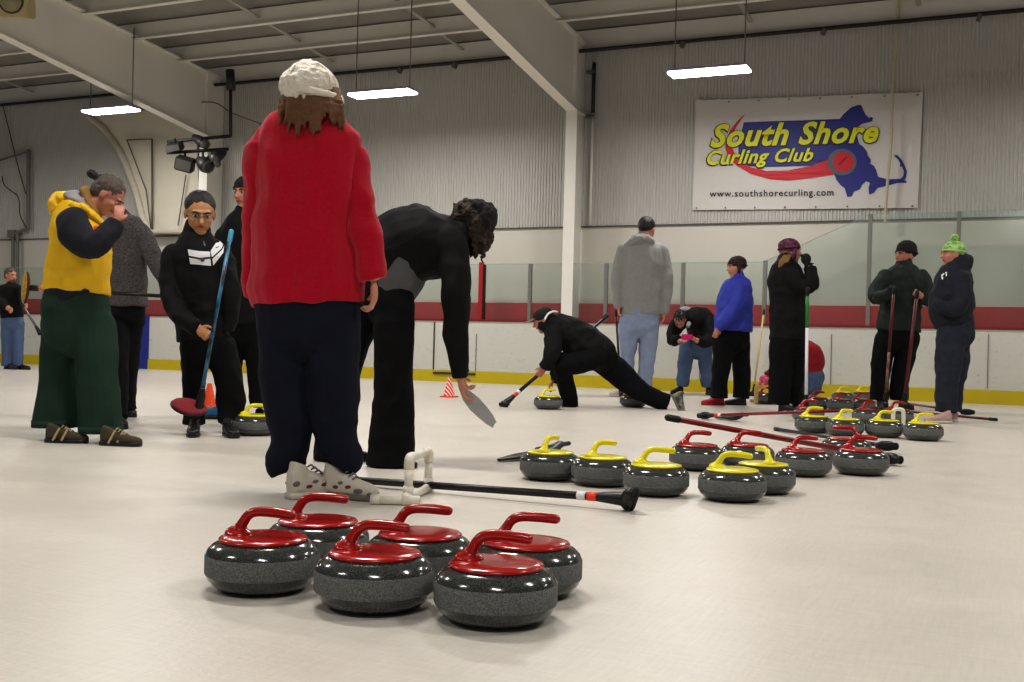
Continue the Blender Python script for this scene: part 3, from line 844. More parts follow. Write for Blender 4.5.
        me = remesh(bm2, .005 if s.ppm > 140 else .008, 3); so = link('shoe', me, m, s.root)
        obj('sole', me_s, sole, so)
        if laces:
            bm = bmesh.new()
            for t in (.40, .47, .54, .61):
                hh = (.02 + (.100 - (t - .35) * .14) * hgt + .004) * k
                c = p0 + f * L * t + up * hh
                rod(bm, c - sd * .03 * k - up * .012 * k, c, .004 * k, 6); rod(bm, c, c + sd * .03 * k - up * .012 * k, .004 * k, 6)
            obj('laces', bm, laces, so)
        if panels:
            for (pm_, t, w, hgt_, off) in panels:
                for e in (-1, 1):
                    bm = bmesh.new(); c = p0 + f * L * t + up * hgt_ * k + sd * e * (outline(t) * 1.0 + off) * k
                    ell(bm, c, (f * w * 1.25 * k, sd * .006 * k, (up + f * .35) * w * .62 * k), 12, 8); obj('side_panel', bm, pm_, so)
        return so

    def done(s, name='body', vox=None):
        me = remesh(s.bb, vox or s.vox, 2)
        return link(name, me, s.skin, s.root)


def woman_red():
    p = Person(309, 243, 'tall woman seen from behind in a red fleece, navy trousers and white knit cap', .0075)
    sh = [(311, 108, 0, 22, 18), (310, 118, 0, 36, 24), (308, 134, 0, 50, 30), (308, 160, 0, 55, 33), (307, 200, 0, 51, 34), (306, 250, 0, 53, 35), (307, 285, 0, 57, 36), (308, 304, 0, 57, 36)]
    rs = [(342, 140, 0, 18, 17), (352, 170, 0, 19, 17), (359, 205, -.02, 18, 16), (367, 245, -.04, 16, 14), (373, 280, -.05, 13.5, 12)]
    ls = [(271, 140, 0, 18, 17), (259, 165, 0, 17, 16), (256, 205, .02, 15, 15), (256, 250, .05, 14, 13), (255, 298, .07, 12, 11)]
    sw = p.garment('fleece_pullover', M_fleece, [{'k': sh, 'r1': False}], wr=.013, wf=4.5)
    for a_ in (rs, ls): p.garment('sleeve', M_fleece, [{'k': a_, 'r1': False, 'bs': .6}], wr=.010, wf=7, parent=sw)
    # tall collar
    bm = bmesh.new(); p.tube(bm, [(312, 100, .0, 27, 24), (311, 112, 0, 29, 24), (310, 124, 0, 38, 25)], body=False)
    link('collar', remesh(bm, .0075, 2, wr=.003), M_fleece, sw)
    hips = [(307, 285, 0, 50, 32), (307, 305, 0, 52, 34), (308, 330, 0, 51, 34)]
    L = [(283, 318, 0, 27, 28), (284, 360, 0, 26.5, 26), (289, 410, 0, 25, 24), (290, 436, 0, 20.5, 20), (288, 452, 0, 19.5, 19), (285, 464, 0, 22, 21), (288, 473, 0, 18.5, 18)]
    Rg = [(332, 318, 0, 27, 28), (333, 360, 0, 26, 26), (334, 410, 0, 24, 24), (337, 436, .0, 21, 20), (339, 450, 0, 20.5, 20), (341, 458, 0, 22.5, 21), (337, 466, 0, 18.5, 18)]
    p.garment('trousers', M_navy, [hips, {'k': L, 'r1': False}, {'k': Rg, 'r1': False}], wr=.009, wf=6)
    # crumpled cuffs
    p.head(310, 98, 0, 54, 72, 0, neck=(311, 128, 0), face=False)
    h = p.hair(M_hairbr, 'short')
    bm = bmesh.new(); random.seed(3)
    for i in range(26):
        x0 = 284 + i * 2.1; x1 = 308 + (x0 - 310) * random.uniform(1.0, 1.55); dz = -.13 + .06 * ((x0 - 310) / 28) ** 2
        yb = 124 + random.uniform(-8, 12) + (6 if 285 < x1 < 315 else 0)
        loft(bm, [p.pt(x0, 90, dz + .05), p.pt((x0 * 1.1 + x1 * .9) / 2, 106, dz), p.pt(x1, yb, dz - .01)], [.016, .015, .002], [.013, .013, .002], seg=8)
    link('loose_hair', remesh(bm, .0045, 1, wr=.003, wf=40), M_hairbr, h)
    # knit cap with turned brim
    bm = bmesh.new(); p.tube(bm, [(309, 86, 0, 25, 27), (309, 89, 0, 27.5, 30), (309, 93, 0, 28.5, 31), (310, 99, 0, 27, 30)], body=False)
    ell(bm, p.pt(309, 88, 0), (R_ * .119, F_ * .128, Z_ * .098), 28, 18)
    cap = link('knit_cap', remesh(bm, .005, 2, wr=.005, wf=22), M_white, p.root)
    bm = bmesh.new(); n = 30; c = p.pt(311, 97, 0)
    for k in range(n):
        P2 = []
        for j in (k, k + 1):
            th = 2 * math.pi * j / n; P2.append(c + R_ * (.113 * math.cos(th) + .012) + F_ * (.126 * math.sin(th)) - Z_ * (.012 * math.cos(th) + .0))
        loft(bm, P2, [.012] * 2, [.017] * 2, ref=Z_, seg=8, smooth=1)
    bm2 = bm; link('cap_brim', remesh(bm2, .005, 2, wr=.002, wf=22), M_white, cap)
    bm = bmesh.new(); ell(bm, p.pt(334, 97, .06), (R_ * .035, F_ * .06, Z_ * .022 - R_ * -.005), 16, 10); ell(bm, p.pt(337, 100, .06), (R_ * .022, F_ * .05, Z_ * .018), 16, 10)
    link('cap_peak', remesh(bm, .005, 2), M_white, cap)
    bm = bmesh.new()
    for k in range(8):
        th = math.pi * 2 * k / 8 + .2
        pts = []
        for j in range(5):
            v = j / 4 * 1.35; pts.append(p.pt(309, 94, 0) + Z_ * (.120 * math.sin(v + .1) + .002) + R_ * (.121 * math.cos(v) * math.cos(th)) + F_ * (.127 * math.cos(v) * math.sin(th)))
        loft(bm, pts, [.0035] * 5, None, seg=6, smooth=2)
    obj('cap_ribs', bm, M_white, cap)
    hand(p.bb, p.pt(374, 282, -.05), V3((0, 0, -1)) + R_ * .05, -R_, .165, curl=.55, side=-1)
    hand(p.bb, p.pt(256, 298, .10), V3((0, 0, -1)) + F_ * .6 + R_ * .5, R_ + F_ * .3, .15, curl=.9, side=1)
    pan = [(M_sneakg, .1, .02, .07, -.002), (M_sneakr, .3, .013, .055, -.001), (M_sneakg, .42, .018, .075, -.006), (M_sneakr, .56, .016, .06, -.004), (M_sneakg, .74, .02, .045, -.002), (M_sneakg, .93, .012, .035, .0)]
    p.shoe((288, 249), 42, .26, M_sneak, M_sneak, laces=M_sneakg, panels=pan, hgt=1.3)
    p.shoe((324, 243), -24, .25, M_sneak, M_sneakg, laces=M_sneakg, panels=pan, hgt=1.3)
    p.done(vox=.007)


def woman_bending():
    p = Person(393, 192, 'woman in black bending forward, dark curly hair, reaching down with a clear sheet', .0085)
    to = [(378, 268, 0, 36, 30), (394, 255, 0, 40, 34), (415, 244, 0, 39, 37), (436, 242, 0, 36, 38), (452, 236, 0, 27, 32), (464, 228, 0, 16, 18)]
    a1 = [(448, 240, -.13, 17, 15), (455, 268, -.16, 15, 14), (456, 300, -.18, 13.5, 13), (456, 335, -.14, 11.5, 11), (460, 378, -.1, 9.5, 9)]
    a2 = [(450, 240, .17, 17, 16), (455, 268, .20, 14, 14), (458, 300, .17, 12, 12), (458, 335, .14, 10, 10), (461, 372, .06, 9, 9)]
    p.garment('jacket', M_black, [{'k': to, 'r0': False}, {'k': a1, 'r1': False}, {'k': a2, 'r1': False}], wr=.010, wf=6,
              extra=lambda bm: (ell(bm, p.pt(417, 213, 0), (R_ * .06, F_ * .1, Z_ * .055), 16, 10), ell(bm, p.pt(405, 222, 0), (R_ * .12, F_ * .12, Z_ * .06), 16, 10)))
    p.garment('shirt_tail', mat('grey_shirt', (92, 92, 94), .85), [{'k': [(403, 258, 0, 30, 32), (396, 274, 0, 30.5, 32), (391, 289, 0, 27.5, 30), (389, 300, 0, 24, 27)], 'r1': False, 'r0': False}], wr=.003)
    hp = [(385, 272, 0, 29, 28), (386, 290, 0, 28.5, 29), (390, 305, 0, 25, 28)]
    l1 = [(394, 300, -.06, 21, 20), (394, 340, -.07, 20, 20), (394, 390, -.07, 19.5, 19), (392, 430, -.07, 22, 20), (391, 466, -.07, 24.5, 21)]
    l2 = [(374, 300, .10, 19, 20), (352, 345, .13, 17, 18), (340, 390, .15, 17, 17), (336, 430, .15, 20, 18), (335, 460, .15, 22, 19)]
    p.garment('trousers', M_black2, [hp, {'k': l1, 'r1': False}, {'k': l2, 'r1': False}], wr=.006)
    p.head(473, 228, 0, 42, 5, 68, neck=(456, 232, 0))
    bm = bmesh.new(); random.seed(5)
    mass = [(468, 214, 0, .085, .10, .075), (474, 226, 0, .085, .10, .10), (478, 240, 0, .055, .085, .07), (462, 221, 0, .06, .08, .05), (484, 238, 0, .04, .07, .05)]
    for (x, y, dd, a_, b_, c_) in mass: ell(bm, p.pt(x, y, dd), (R_ * a_, F_ * b_, Z_ * c_), 20, 14)
    for i in range(230):
        x, y, dd, a_, b_, c_ = random.choice(mass); v = V3((random.gauss(0, 1), random.gauss(0, 1), random.gauss(0, 1))).normalized()
        ball(bm, p.pt(x, y, dd) + R_ * a_ * v.x + F_ * b_ * v.y + Z_ * c_ * v.z, random.uniform(.009, .018), 8)
    for i in range(26):
        x = random.uniform(470, 484); y0 = random.uniform(236, 248); dd = random.uniform(-.09, .09); y1 = y0 + random.uniform(8, 18)
        pts = [p.pt(x + 1.6 * math.sin(t * 11 + i), y0 + (y1 - y0) * t, dd + .01 * math.cos(t * 11 + i)) for t in (0, .25, .5, .75, 1)]
        loft(bm, pts, [.012, .011, .010, .008, .003], None, seg=8)
    link('hair', remesh(bm, .0045, 1, wr=.004, wf=40), mat('dark_brown_hair', (50, 34, 22), .6, vary=.45, scale=60, bump=.8, bscale=150), p.root)
    bm = bmesh.new(); sd, fw, up = p.hf
    ell(bm, p.pt(485, 218, 0), (R_ * .064, F_ * .10, Z_ * .088), 24, 14); ell(bm, p.pt(477, 209, 0), (R_ * .075, F_ * .095, Z_ * .05), 24, 14)
    hb = link('hat', remesh(bm, .006, 2, wr=.006, wf=22), M_dkknit, p.root)
    bm = bmesh.new(); ball(bm, p.pt(494, 211, 0), .018); obj('hat_bow', bm, M_dkknit, hb)
    hand(p.bb, p.pt(460, 376, -.1), -Z_ + R_ * .18, -F_ * .1 + R_, .175, curl=.45, side=-1)
    hand(p.bb, p.pt(461, 370, .06), -Z_ + R_ * .25, R_, .16, curl=.6, side=1)
    p.shoe((378, 194), -12, .21, M_blackshoe, hgt=.75); p.shoe((322, 188), 10, .25, M_blackshoe)
    p.done(vox=.007)
    # the sheet
    px = [(458, 386), (468, 389.5), (478, 397), (487, 407), (493, 415), (496.5, 422), (494, 425), (493, 428), (486, 424), (479, 418), (470, 410), (463, 400)]
    bm = bmesh.new(); d0 = p.d0 - .1
    polymesh(bm, px, lambda x, y: U(x, y, d0 + (x - 458) * .002 - .03 * math.sin((x - 458) / 38 * 3.1)), thick=.004, cuts=1)
    o = obj('plastic_sheet', bm, mat('pale_plastic', (196, 196, 196), .3), smooth=False); origin_base(o)
    tag(o, 'pale curved plastic sheet held in the hand of the bending woman', 'sheet')


def woman_vest():
    p = Person(84, 167, 'woman in yellow hooded vest and green trousers, head bowed, hand on her brow', .0085, skin=M_skin2)
    to = [(88, 207, 0, 12, 14), (80, 213, 0, 22, 22), (78, 225, 0, 26, 28), (80, 245, 0, 29.5, 31), (78, 270, 0, 30, 32), (76, 292, 0, 31.5, 33)]
    v = p.garment('vest', M_yellow, [{'k': to, 'r1': False}], wr=.010, wf=6)
    p.garment('jersey', mat('navy_jersey', (24, 26, 36), .85, bump=.3), [
        {'k': [(79, 222, 0, 18, 22), (78, 250, 0, 25, 28), (76, 285, 0, 27.5, 30), (80, 300, 0, 29, 31)], 'r1': False, 'r0': False},
        {'k': [(72, 222, -.17, 16.5, 14), (78, 237, -.20, 16, 14), (90, 247, -.24, 13, 12), (104, 238, -.24, 11.5, 11), (117, 222, -.2, 9, 9)], 'r1': False},
        {'k': [(72, 222, .17, 14, 13), (80, 240, .22, 13, 12), (90, 254, .20, 11, 11), (94, 262, .12, 10, 9)], 'r1': False}], wr=.006)
    # hood of the vest, grey lining
    bm = bmesh.new()
    ell(bm, p.pt(60, 206, 0), (R_ * .055, F_ * .12, Z_ * .085), 18, 12); ell(bm, p.pt(67, 200, 0), (R_ * .06, F_ * .12, Z_ * .05), 18, 12); ell(bm, p.pt(68, 211, 0), (R_ * .07, F_ * .12, Z_ * .06), 18, 12)
    for dd in (-.085, .085): loft(bm, [p.pt(72, 205, dd * 1.2), p.pt(84, 209, dd * 1.1), p.pt(94, 216, dd), p.pt(103, 224, dd * .5)], [.028, .026, .022, .016], [.03] * 4, seg=12)
    link('hood', remesh(bm, .0085, 3, wr=.006, wf=14), M_yellow, v)
    bm = bmesh.new()
    loft(bm, [p.pt(67, 197, 0), p.pt(76, 198, 0), p.pt(86, 204, 0), p.pt(94, 214, 0)], [.028, .042, .042, .022], [.09, .12, .11, .08], seg=16)
    link('hood_lining', remesh(bm, .0085, 2, wr=.006, wf=16), M_greyhood, v)
    bm = bmesh.new(); loft(bm, [p.pt(87, 192, 0), p.pt(91, 202, 0), p.pt(97, 212, 0)], [.035, .038, .034], [.085, .085, .07], seg=14)
    link('scarf', remesh(bm, .008, 2), mat('tan_scarf', (150, 112, 62), .9, bump=.5), p.root)
    hp = [(77, 290, 0, 30, 28), (77, 305, 0, 33, 30), (77, 328, 0, 33.5, 29)]
    l1 = [(60, 325, .03, 18, 20), (58, 360, .05, 17, 18), (57, 395, .05, 20, 18), (56, 426, .05, 23, 19)]
    l2 = [(95, 325, -.03, 20, 20), (97, 360, -.05, 20.5, 20), (99, 395, -.05, 20, 19), (101, 432, -.05, 20.5, 19)]
    tr = p.garment('trousers', M_green, [hp, {'k': l1, 'r1': False}, {'k': l2, 'r1': False}], wr=.007, wf=5)
    for (x, y, dd, w) in ((56, 424, .05, 23.6), (101, 430, -.05, 21.2)):
        bm = bmesh.new(); p.tube(bm, [(x, y - 4, dd, w, 19.6), (x, y + 3, dd, w, 19.6)], body=False, r0=False, r1=False); obj('cuff', bm, M_green, tr)
    p.head(108, 196, 0, 39, 5, 42, neck=(88, 210, 0))
    p.hair(M_hairgr, 'short', wr=.1)
    bm = bmesh.new(); loft(bm, [p.pt(101, 179, 0), p.pt(95, 176, 0)], [.03, .022], None, smooth=1, seg=12); ell(bm, p.pt(92, 174, 0), (R_ * .032, F_ * .034, Z_ * .026), 14, 10)
    link('hair_bun', remesh(bm, .005, 2, wr=.004, wf=30), M_hairdk, p.root)
    hand(p.bb, p.pt(118, 221, -.2), Z_ - R_ * .02 + F_ * .25, -R_ * .4 + F_, .135, curl=.38, side=1)
    hand(p.bb, p.pt(92, 262, .08), -Z_ - R_ * .2, -R_, .14, curl=.5, side=1)
    for (x, pp, yw) in ((46, 170, 2), (101, 172, -6)):
        so = p.shoe((x, pp), yw, .245, M_olive, M_rubber, laces=M_tan)
        bm = bmesh.new(); c = GP(x, pp) + R_ * .06
        for dx in (0, .05): rod(bm, c + R_ * dx + Z_ * .02 - F_ * .045, c + R_ * (dx + .03) + Z_ * .085 - F_ * .034, .007, 8, round_=True)
        obj('strap', bm, M_tan, so)
    p.done(vox=.0065)
    decal('chest_badge', [[(94, 226), (100, 225), (99, 231), (94, 232)]], v, M_bandr, p.root)


def person_knit():
    p = Person(128, 127, 'person in grey patterned knit jacket and black trousers behind the yellow vest', .0105)
    p.garment('knit_jacket', M_tweed, [
        {'k': [(122, 216, 0, 8, 9), (124, 224, 0, 18, 15), (127, 240, 0, 21.5, 17), (127, 270, 0, 19.5, 17), (128, 295, 0, 19.5, 17), (128, 307, 0, 20.5, 18)], 'r1': False},
        {'k': [(140, 232, -.02, 10, 9), (150, 248, -.06, 9.5, 9), (159, 268, -.08, 8.5, 8), (169, 287, -.12, 6.5, 6)], 'r1': False},
        {'k': [(108, 232, 0, 9, 9), (101, 258, -.02, 8, 8), (96, 282, -.05, 7, 7)], 'r1': False}], wr=.006)
    p.garment('trousers', M_black2, [[(127, 300, 0, 18, 15), (126, 320, 0, 19, 16)], {'k': [(131, 318, 0, 12.5, 13), (128, 360, 0, 10.5, 12), (126, 400, 0, 9.5, 10), (127, 411, 0, 10, 10)], 'r1': False}, {'k': [(117, 318, -.05, 12, 13), (118, 365, -.2, 10, 11), (118, 418, -.35, 9.5, 10)], 'r1': False}], wr=.005)
    p.head(112, 202, -.02, 28, -50, 35, neck=(121, 218, 0)); p.hair(M_hairbr)
    hand(p.bb, p.pt(169, 287, -.12), R_ * .6 - Z_, R_ * .2 - F_, .17, curl=.9, side=1)
    hand(p.bb, p.pt(96, 282, -.05), -Z_, -F_, .16, curl=.9, side=1)
    p.shoe((120, 125), -48, .27); p.shoe((112, 143), -52, .26)
    p.done()
    bm = bmesh.new()


def boy():
    p = Person(208, 147, 'boy in glasses and black track jacket with white chest stripes, looking down', .008, skin=M_asian)
    jk = p.garment('track_jacket', M_black, [
        {'k': [(197, 232, 0, 13, 13), (197, 240, 0, 19, 17), (198, 250, 0, 28, 20), (199, 270, 0, 29, 22), (201, 300, 0, 27, 21), (202, 325, 0, 26, 21), (203, 340, 0, 25, 20)], 'r1': False},
        {'k': [(175, 256, -.02, 12, 13), (170, 278, -.05, 11, 12), (171, 300, -.13, 10, 11), (183, 318, -.24, 9, 9.5), (197, 328, -.3, 7.5, 8)], 'r1': False},
        {'k': [(221, 257, -.02, 12, 13), (228, 280, -.03, 11, 12), (231, 305, -.04, 10, 10), (226, 330, -.02, 8, 8)], 'r1': False}], wr=.009)
    bm = bmesh.new(); loft(bm, [p.pt(197, 226, .01), p.pt(197, 238, .0)], [.085, .10], [.075, .09], seg=18, smooth=1); link('collar', remesh(bm, .008, 2), M_black, jk)
    p.garment('trousers', M_black2, [[(203, 332, 0, 23, 19), (206, 350, 0, 24, 19)],
        {'k': [(194, 348, 0, 13.5, 15), (194, 380, 0, 11.5, 13), (194, 405, 0, 10, 11), (194, 424, -.02, 10.5, 11)], 'r1': False},
        {'k': [(221, 348, 0, 15, 15), (229, 380, 0, 14.5, 14), (231, 402, 0, 14.5, 13), (229, 424, -.04, 10.5, 11)], 'r1': False}], wr=.007)
    p.head(200, 214, -.04, 43, -68, 20, roll=0, neck=(198, 240, 0), wide=1.06, browc=True)
    p.hair(M_hairdk, 'short', wr=.05)
    # glasses
    q, h = p.q, p.hh; gl = None
    bm = bmesh.new()
    for e in (-1, 1):
        pts = [q(e * .135 + .085 * math.cos(a), .405 - .02 * abs(math.cos(a)), .03 + .055 * math.sin(a)) for a in [i * math.pi / 8 for i in range(17)]]
        loft(bm, pts, [.0022] * 17, None, seg=6, smooth=1)
        loft(bm, [q(e * .22, .385, .04), q(e * .30, .2, .04), q(e * .32, -.02, .04)], [.003] * 3, None, seg=6)
    loft(bm, [q(-.05, .405, .04), q(0, .42, .05), q(.05, .405, .04)], [.003] * 3, None, seg=6)
    obj('glasses', bm, M_metal, p.root)
    hand(p.bb, p.pt(198, 328, -.3), R_ * .7 - Z_ * .55, R_ * .3 - F_ * 1.0, .165, curl=.95, side=1)
    hand(p.bb, p.pt(223, 332, .0), -Z_ - R_ * .3, -F_, .14, curl=.6, side=-1)
    p.shoe((195, 152), -78, .25); p.shoe((226, 152), -62, .25)
    p.done(vox=.0062)
    Zm = lambda pts: [(155 + x / 5.457, 175 + y / 5.457) for x, y in pts]
    decal('chest_panel', [Zm([(178, 405), (240, 415), (300, 418), (302, 447), (245, 452), (185, 440)]), Zm([(186, 450), (245, 462), (303, 457), (306, 496), (245, 490), (192, 486)]),
                          Zm([(303, 415), (345, 350), (372, 378), (364, 400), (310, 450)]), Zm([(312, 458), (366, 408), (378, 385), (372, 425), (318, 495)])], jk, M_whitep, p.root, cuts=2)
    decal('swoosh_mark', [Zm([(328, 392), (336, 400), (356, 385), (336, 394)])], jk, M_rubber, p.root, off=.008, cuts=1)
    decal('chest_badge', [Zm([(260 + 12 * math.cos(a), 462 + 12 * math.sin(a)) for a in [i * math.pi / 5 for i in range(10)]])], jk, mat('navy_badge', (60, 64, 110), .6), p.root, off=.008, cuts=1)
    decal('zip_pull', [Zm([(262, 362), (268, 362), (276, 385), (268, 386)])], jk, M_metal, p.root, off=.006, cuts=1)


def person_behind_boy():
    p = Person(243, 135, 'person in black with dark beanie, mostly hidden between the boy and the red fleece', .011)
    p.garment('jacket', M_black, [
        {'k': [(244, 212, 0, 9, 10), (242, 222, 0, 17, 16), (241, 236, 0, 22, 18), (240, 265, 0, 21, 18), (242, 300, 0, 20, 18), (244, 325, 0, 20, 18)], 'r1': False},
        {'k': [(224, 238, 0, 10, 10), (221, 270, -.02, 9, 9), (226, 305, -.06, 8, 8)], 'r1': False},
        {'k': [(262, 236, 0, 10, 10), (266, 270, 0, 9, 9), (264, 310, -.04, 8, 8)], 'r1': False}])
    p.garment('trousers', M_black2, [[(244, 318, 0, 19, 16), (245, 335, 0, 20, 16)], {'k': [(253, 335, 0, 12, 13), (257, 370, 0, 10, 11), (258, 408, 0, 8.5, 9)], 'r1': False}, {'k': [(235, 335, 0, 12, 13), (230, 370, 0, 11, 11), (227, 408, 0, 9, 9)], 'r1': False}], wr=.005)
    p.head(246, 194, 0, 34, -115, 5, neck=(244, 214, 0)); p.beanie(M_dkknit)
    hand(p.bb, p.pt(226, 305, -.06), -Z_, R_, .17, curl=.6); hand(p.bb, p.pt(264, 310, -.04), -Z_, -R_, .17, curl=.6)
    p.shoe((225, 127), 185, .27, M_blueshoe, M_rubber, laces=M_tan); p.shoe((258, 134), -60, .27)
    p.done()


def man_far_left():
    p = Person(13, 58, 'grey-haired man in black jacket and blue jeans at the far left edge', .016)
    p.garment('jacket', M_black, [
        {'k': [(11, 283, 0, 4, 4), (11, 287, 0, 9, 8), (11, 300, 0, 11, 9), (12, 318, 0, 11, 9)], 'r1': False},
        {'k': [(19, 289, -.1, 4.5, 4.5), (23, 298, -.15, 4, 4), (23, 304, -.25, 3.5, 3.5)], 'r1': False},
        {'k': [(3, 289, 0, 4.5, 4.5), (1, 300, -.1, 4, 4), (8, 308, -.3, 3.5, 3.5)], 'r1': False}], wr=.006)
    p.garment('jeans', M_jeans, [[(12, 316, 0, 10.5, 8), (12, 324, 0, 11, 8.5)], {'k': [(7, 324, 0, 6, 7), (7, 345, 0, 5.2, 6), (7, 366, 0, 5, 5.5)], 'r1': False}, {'k': [(18, 324, 0, 6, 7), (18, 345, 0, 5.2, 6), (18, 366, 0, 5, 5.5)], 'r1': False}], wr=.005)
    p.head(11, 276, 0, 16, -30, 5, neck=(11, 286, 0)); p.hair(M_hairgr)
    bm = bmesh.new(); sd, fw, up = p.hf; ell(bm, p.q(0, .17, -.33), (sd * .2 * p.hh, fw * .2 * p.hh, up * .17 * p.hh)); obj('beard', bm, M_hairgr, p.root)
    hand(p.bb, p.pt(23, 304, -.25), R_ - Z_, -F_, .18, curl=.9); hand(p.bb, p.pt(8, 308, -.3), R_ - Z_, -F_, .18, curl=.9)
    p.shoe((5, 58), -25, .29); p.shoe((15, 58), -12, .29)
    p.done()


def curler_lunging():
    p = Person(570, 95, 'curler in black lunging low to deliver a stone, dark cap with grey peak', .011, skin=M_skin2)
    p.garment('jacket', M_black, [
        {'k': [(546, 324, 0, 9, 9), (554, 327, 0, 14.5, 14), (570, 335, 0, 18, 17), (586, 344, 0, 19, 17), (600, 352, 0, 17, 16)], 'r1': True},
        {'k': [(554, 334, -.14, 9, 9), (553, 347, -.2, 8.5, 8), (551, 357, -.22, 8, 7.5), (544, 368, -.2, 5.5, 5.5)], 'r1': False},
        {'k': [(552, 334, .1, 8, 8), (552, 352, .12, 7, 7), (556, 370, .1, 6, 6), (554, 381, .04, 5, 5)], 'r1': False}], wr=.012, wf=7)
    p.garment('trousers', M_black2, [
        [(590, 350, 0, 14, 15), (603, 357, 0, 15, 16)],
        {'k': [(600, 357, .08, 14.5, 14), (620, 374, .1, 13.5, 12), (636, 388, .1, 11, 10), (652, 397, .1, 9.5, 9), (668, 403, .1, 9.5, 9)], 'r1': False},
        {'k': [(598, 357, -.1, 12, 13), (580, 362, -.12, 11.5, 12), (564, 366, -.12, 10.5, 11), (565, 380, .0, 9, 9), (569, 396, .08, 8.5, 8.5), (570, 405, .12, 9, 9)], 'r1': False}], wr=.006)
    p.head(543, 321, 0, 24, 180, 22, neck=(551, 328, 0))
    p.hair(M_hairdk)
    c = p.beanie(M_dkknit, name='cap')
    sd, fw, up = p.hf; h = p.hh
    bm = bmesh.new(); ell(bm, p.q(0, .45, .20), (sd * .24 * h, fw * .3 * h, up * .035 * h), 16, 8); obj('peak', bm, mat('grey_peak', (140, 138, 132), .6), c)
    bm = bmesh.new(); loft(bm, [p.pt(545, 319, -.13), p.pt(548, 314, -.11), p.pt(553, 311.5, -.08), p.pt(557, 312, -.05)], [.011] * 4, None, seg=8); obj('white_collar', bm, M_whitep, p.root)
    hand(p.bb, p.pt(544, 368, -.2), -R_ * .7 - Z_, -R_ * .1 + F_, .17, curl=.8, side=1)
    hand(p.bb, p.pt(554, 380, .04), -R_ * .55 - Z_ * .8, -Z_ + R_ * .5, .17, curl=.5, side=1)
    p.shoe((578, 93.5), 178, .27, M_sneakg, M_rubber)
    sh = p.shoe(p.pt(671, 395, .02), -70 + 50, .27, mat('grey_trainer', (150, 142, 128), .6, rgb2=(70, 66, 56), scale=14), M_sneakg, pitch=62)
    p.done(vox=.009)


def man_hoodie():
    p = Person(640, 76, 'tall man seen from behind in grey hoodie and pale blue jeans', .013)
    hd = p.garment('hoodie', M_hoodie, [
        {'k': [(644, 238, 0, 8, 8), (643, 244, 0, 17, 12), (642, 256, 0, 22, 15), (641, 280, 0, 21.5, 15), (640, 300, 0, 20.5, 15), (640, 315, 0, 20, 14.5)], 'r1': False},
        {'k': [(624, 250, 0, 7, 8), (619, 268, 0, 6.5, 7), (617, 288, -.02, 6, 6.5), (619, 308, -.04, 5, 5)], 'r1': False},
        {'k': [(661, 250, 0, 7.5, 8), (665, 270, 0, 7, 7), (666, 292, -.02, 6.3, 6.5), (663.5, 314, -.04, 5, 5)], 'r1': False}], wr=.010, wf=4)
    bm = bmesh.new(); loft(bm, [p.pt(627, 247, -.06), p.pt(634, 241, -.1), p.pt(643, 238, -.12), p.pt(652, 242, -.1)], [.05, .07, .075, .04], [.06, .09, .09, .05], seg=14); ell(bm, p.pt(641, 243, -.08), (R_ * .14, F_ * .09, Z_ * .07))
    link('hood', remesh(bm, .012, 3, wr=.008, wf=12), M_hoodie, hd)
    p.garment('jeans', M_ljeans, [[(640, 308, 0, 19, 14), (640, 325, 0, 19.5, 14)],
        {'k': [(629.5, 322, 0, 10.5, 11), (628, 345, 0, 9, 9.5), (627.5, 365, 0, 7.5, 8), (627, 386, 0, 7.5, 8)], 'r1': False},
        {'k': [(649.5, 322, 0, 10, 11), (648, 345, 0, 9, 9.5), (646, 365, 0, 8, 8), (644.5, 386, 0, 8, 8)], 'r1': False}], wr=.010, wf=5)
    p.head(647, 230, 0, 25, 62, 10, neck=(643, 244, 0)); p.hair(M_hairdk, 'crop', wr=.05)
    hand(p.bb, p.pt(663.5, 313, -.04), -Z_, -R_, .2, curl=.5, side=-1); hand(p.bb, p.pt(619, 307, -.04), -Z_, R_, .2, curl=.8)
    p.shoe((627, 76), 190, .25, M_sneak, M_sneak); p.shoe((645, 76), 40, .33, M_sneak, M_sneak)
    p.done()


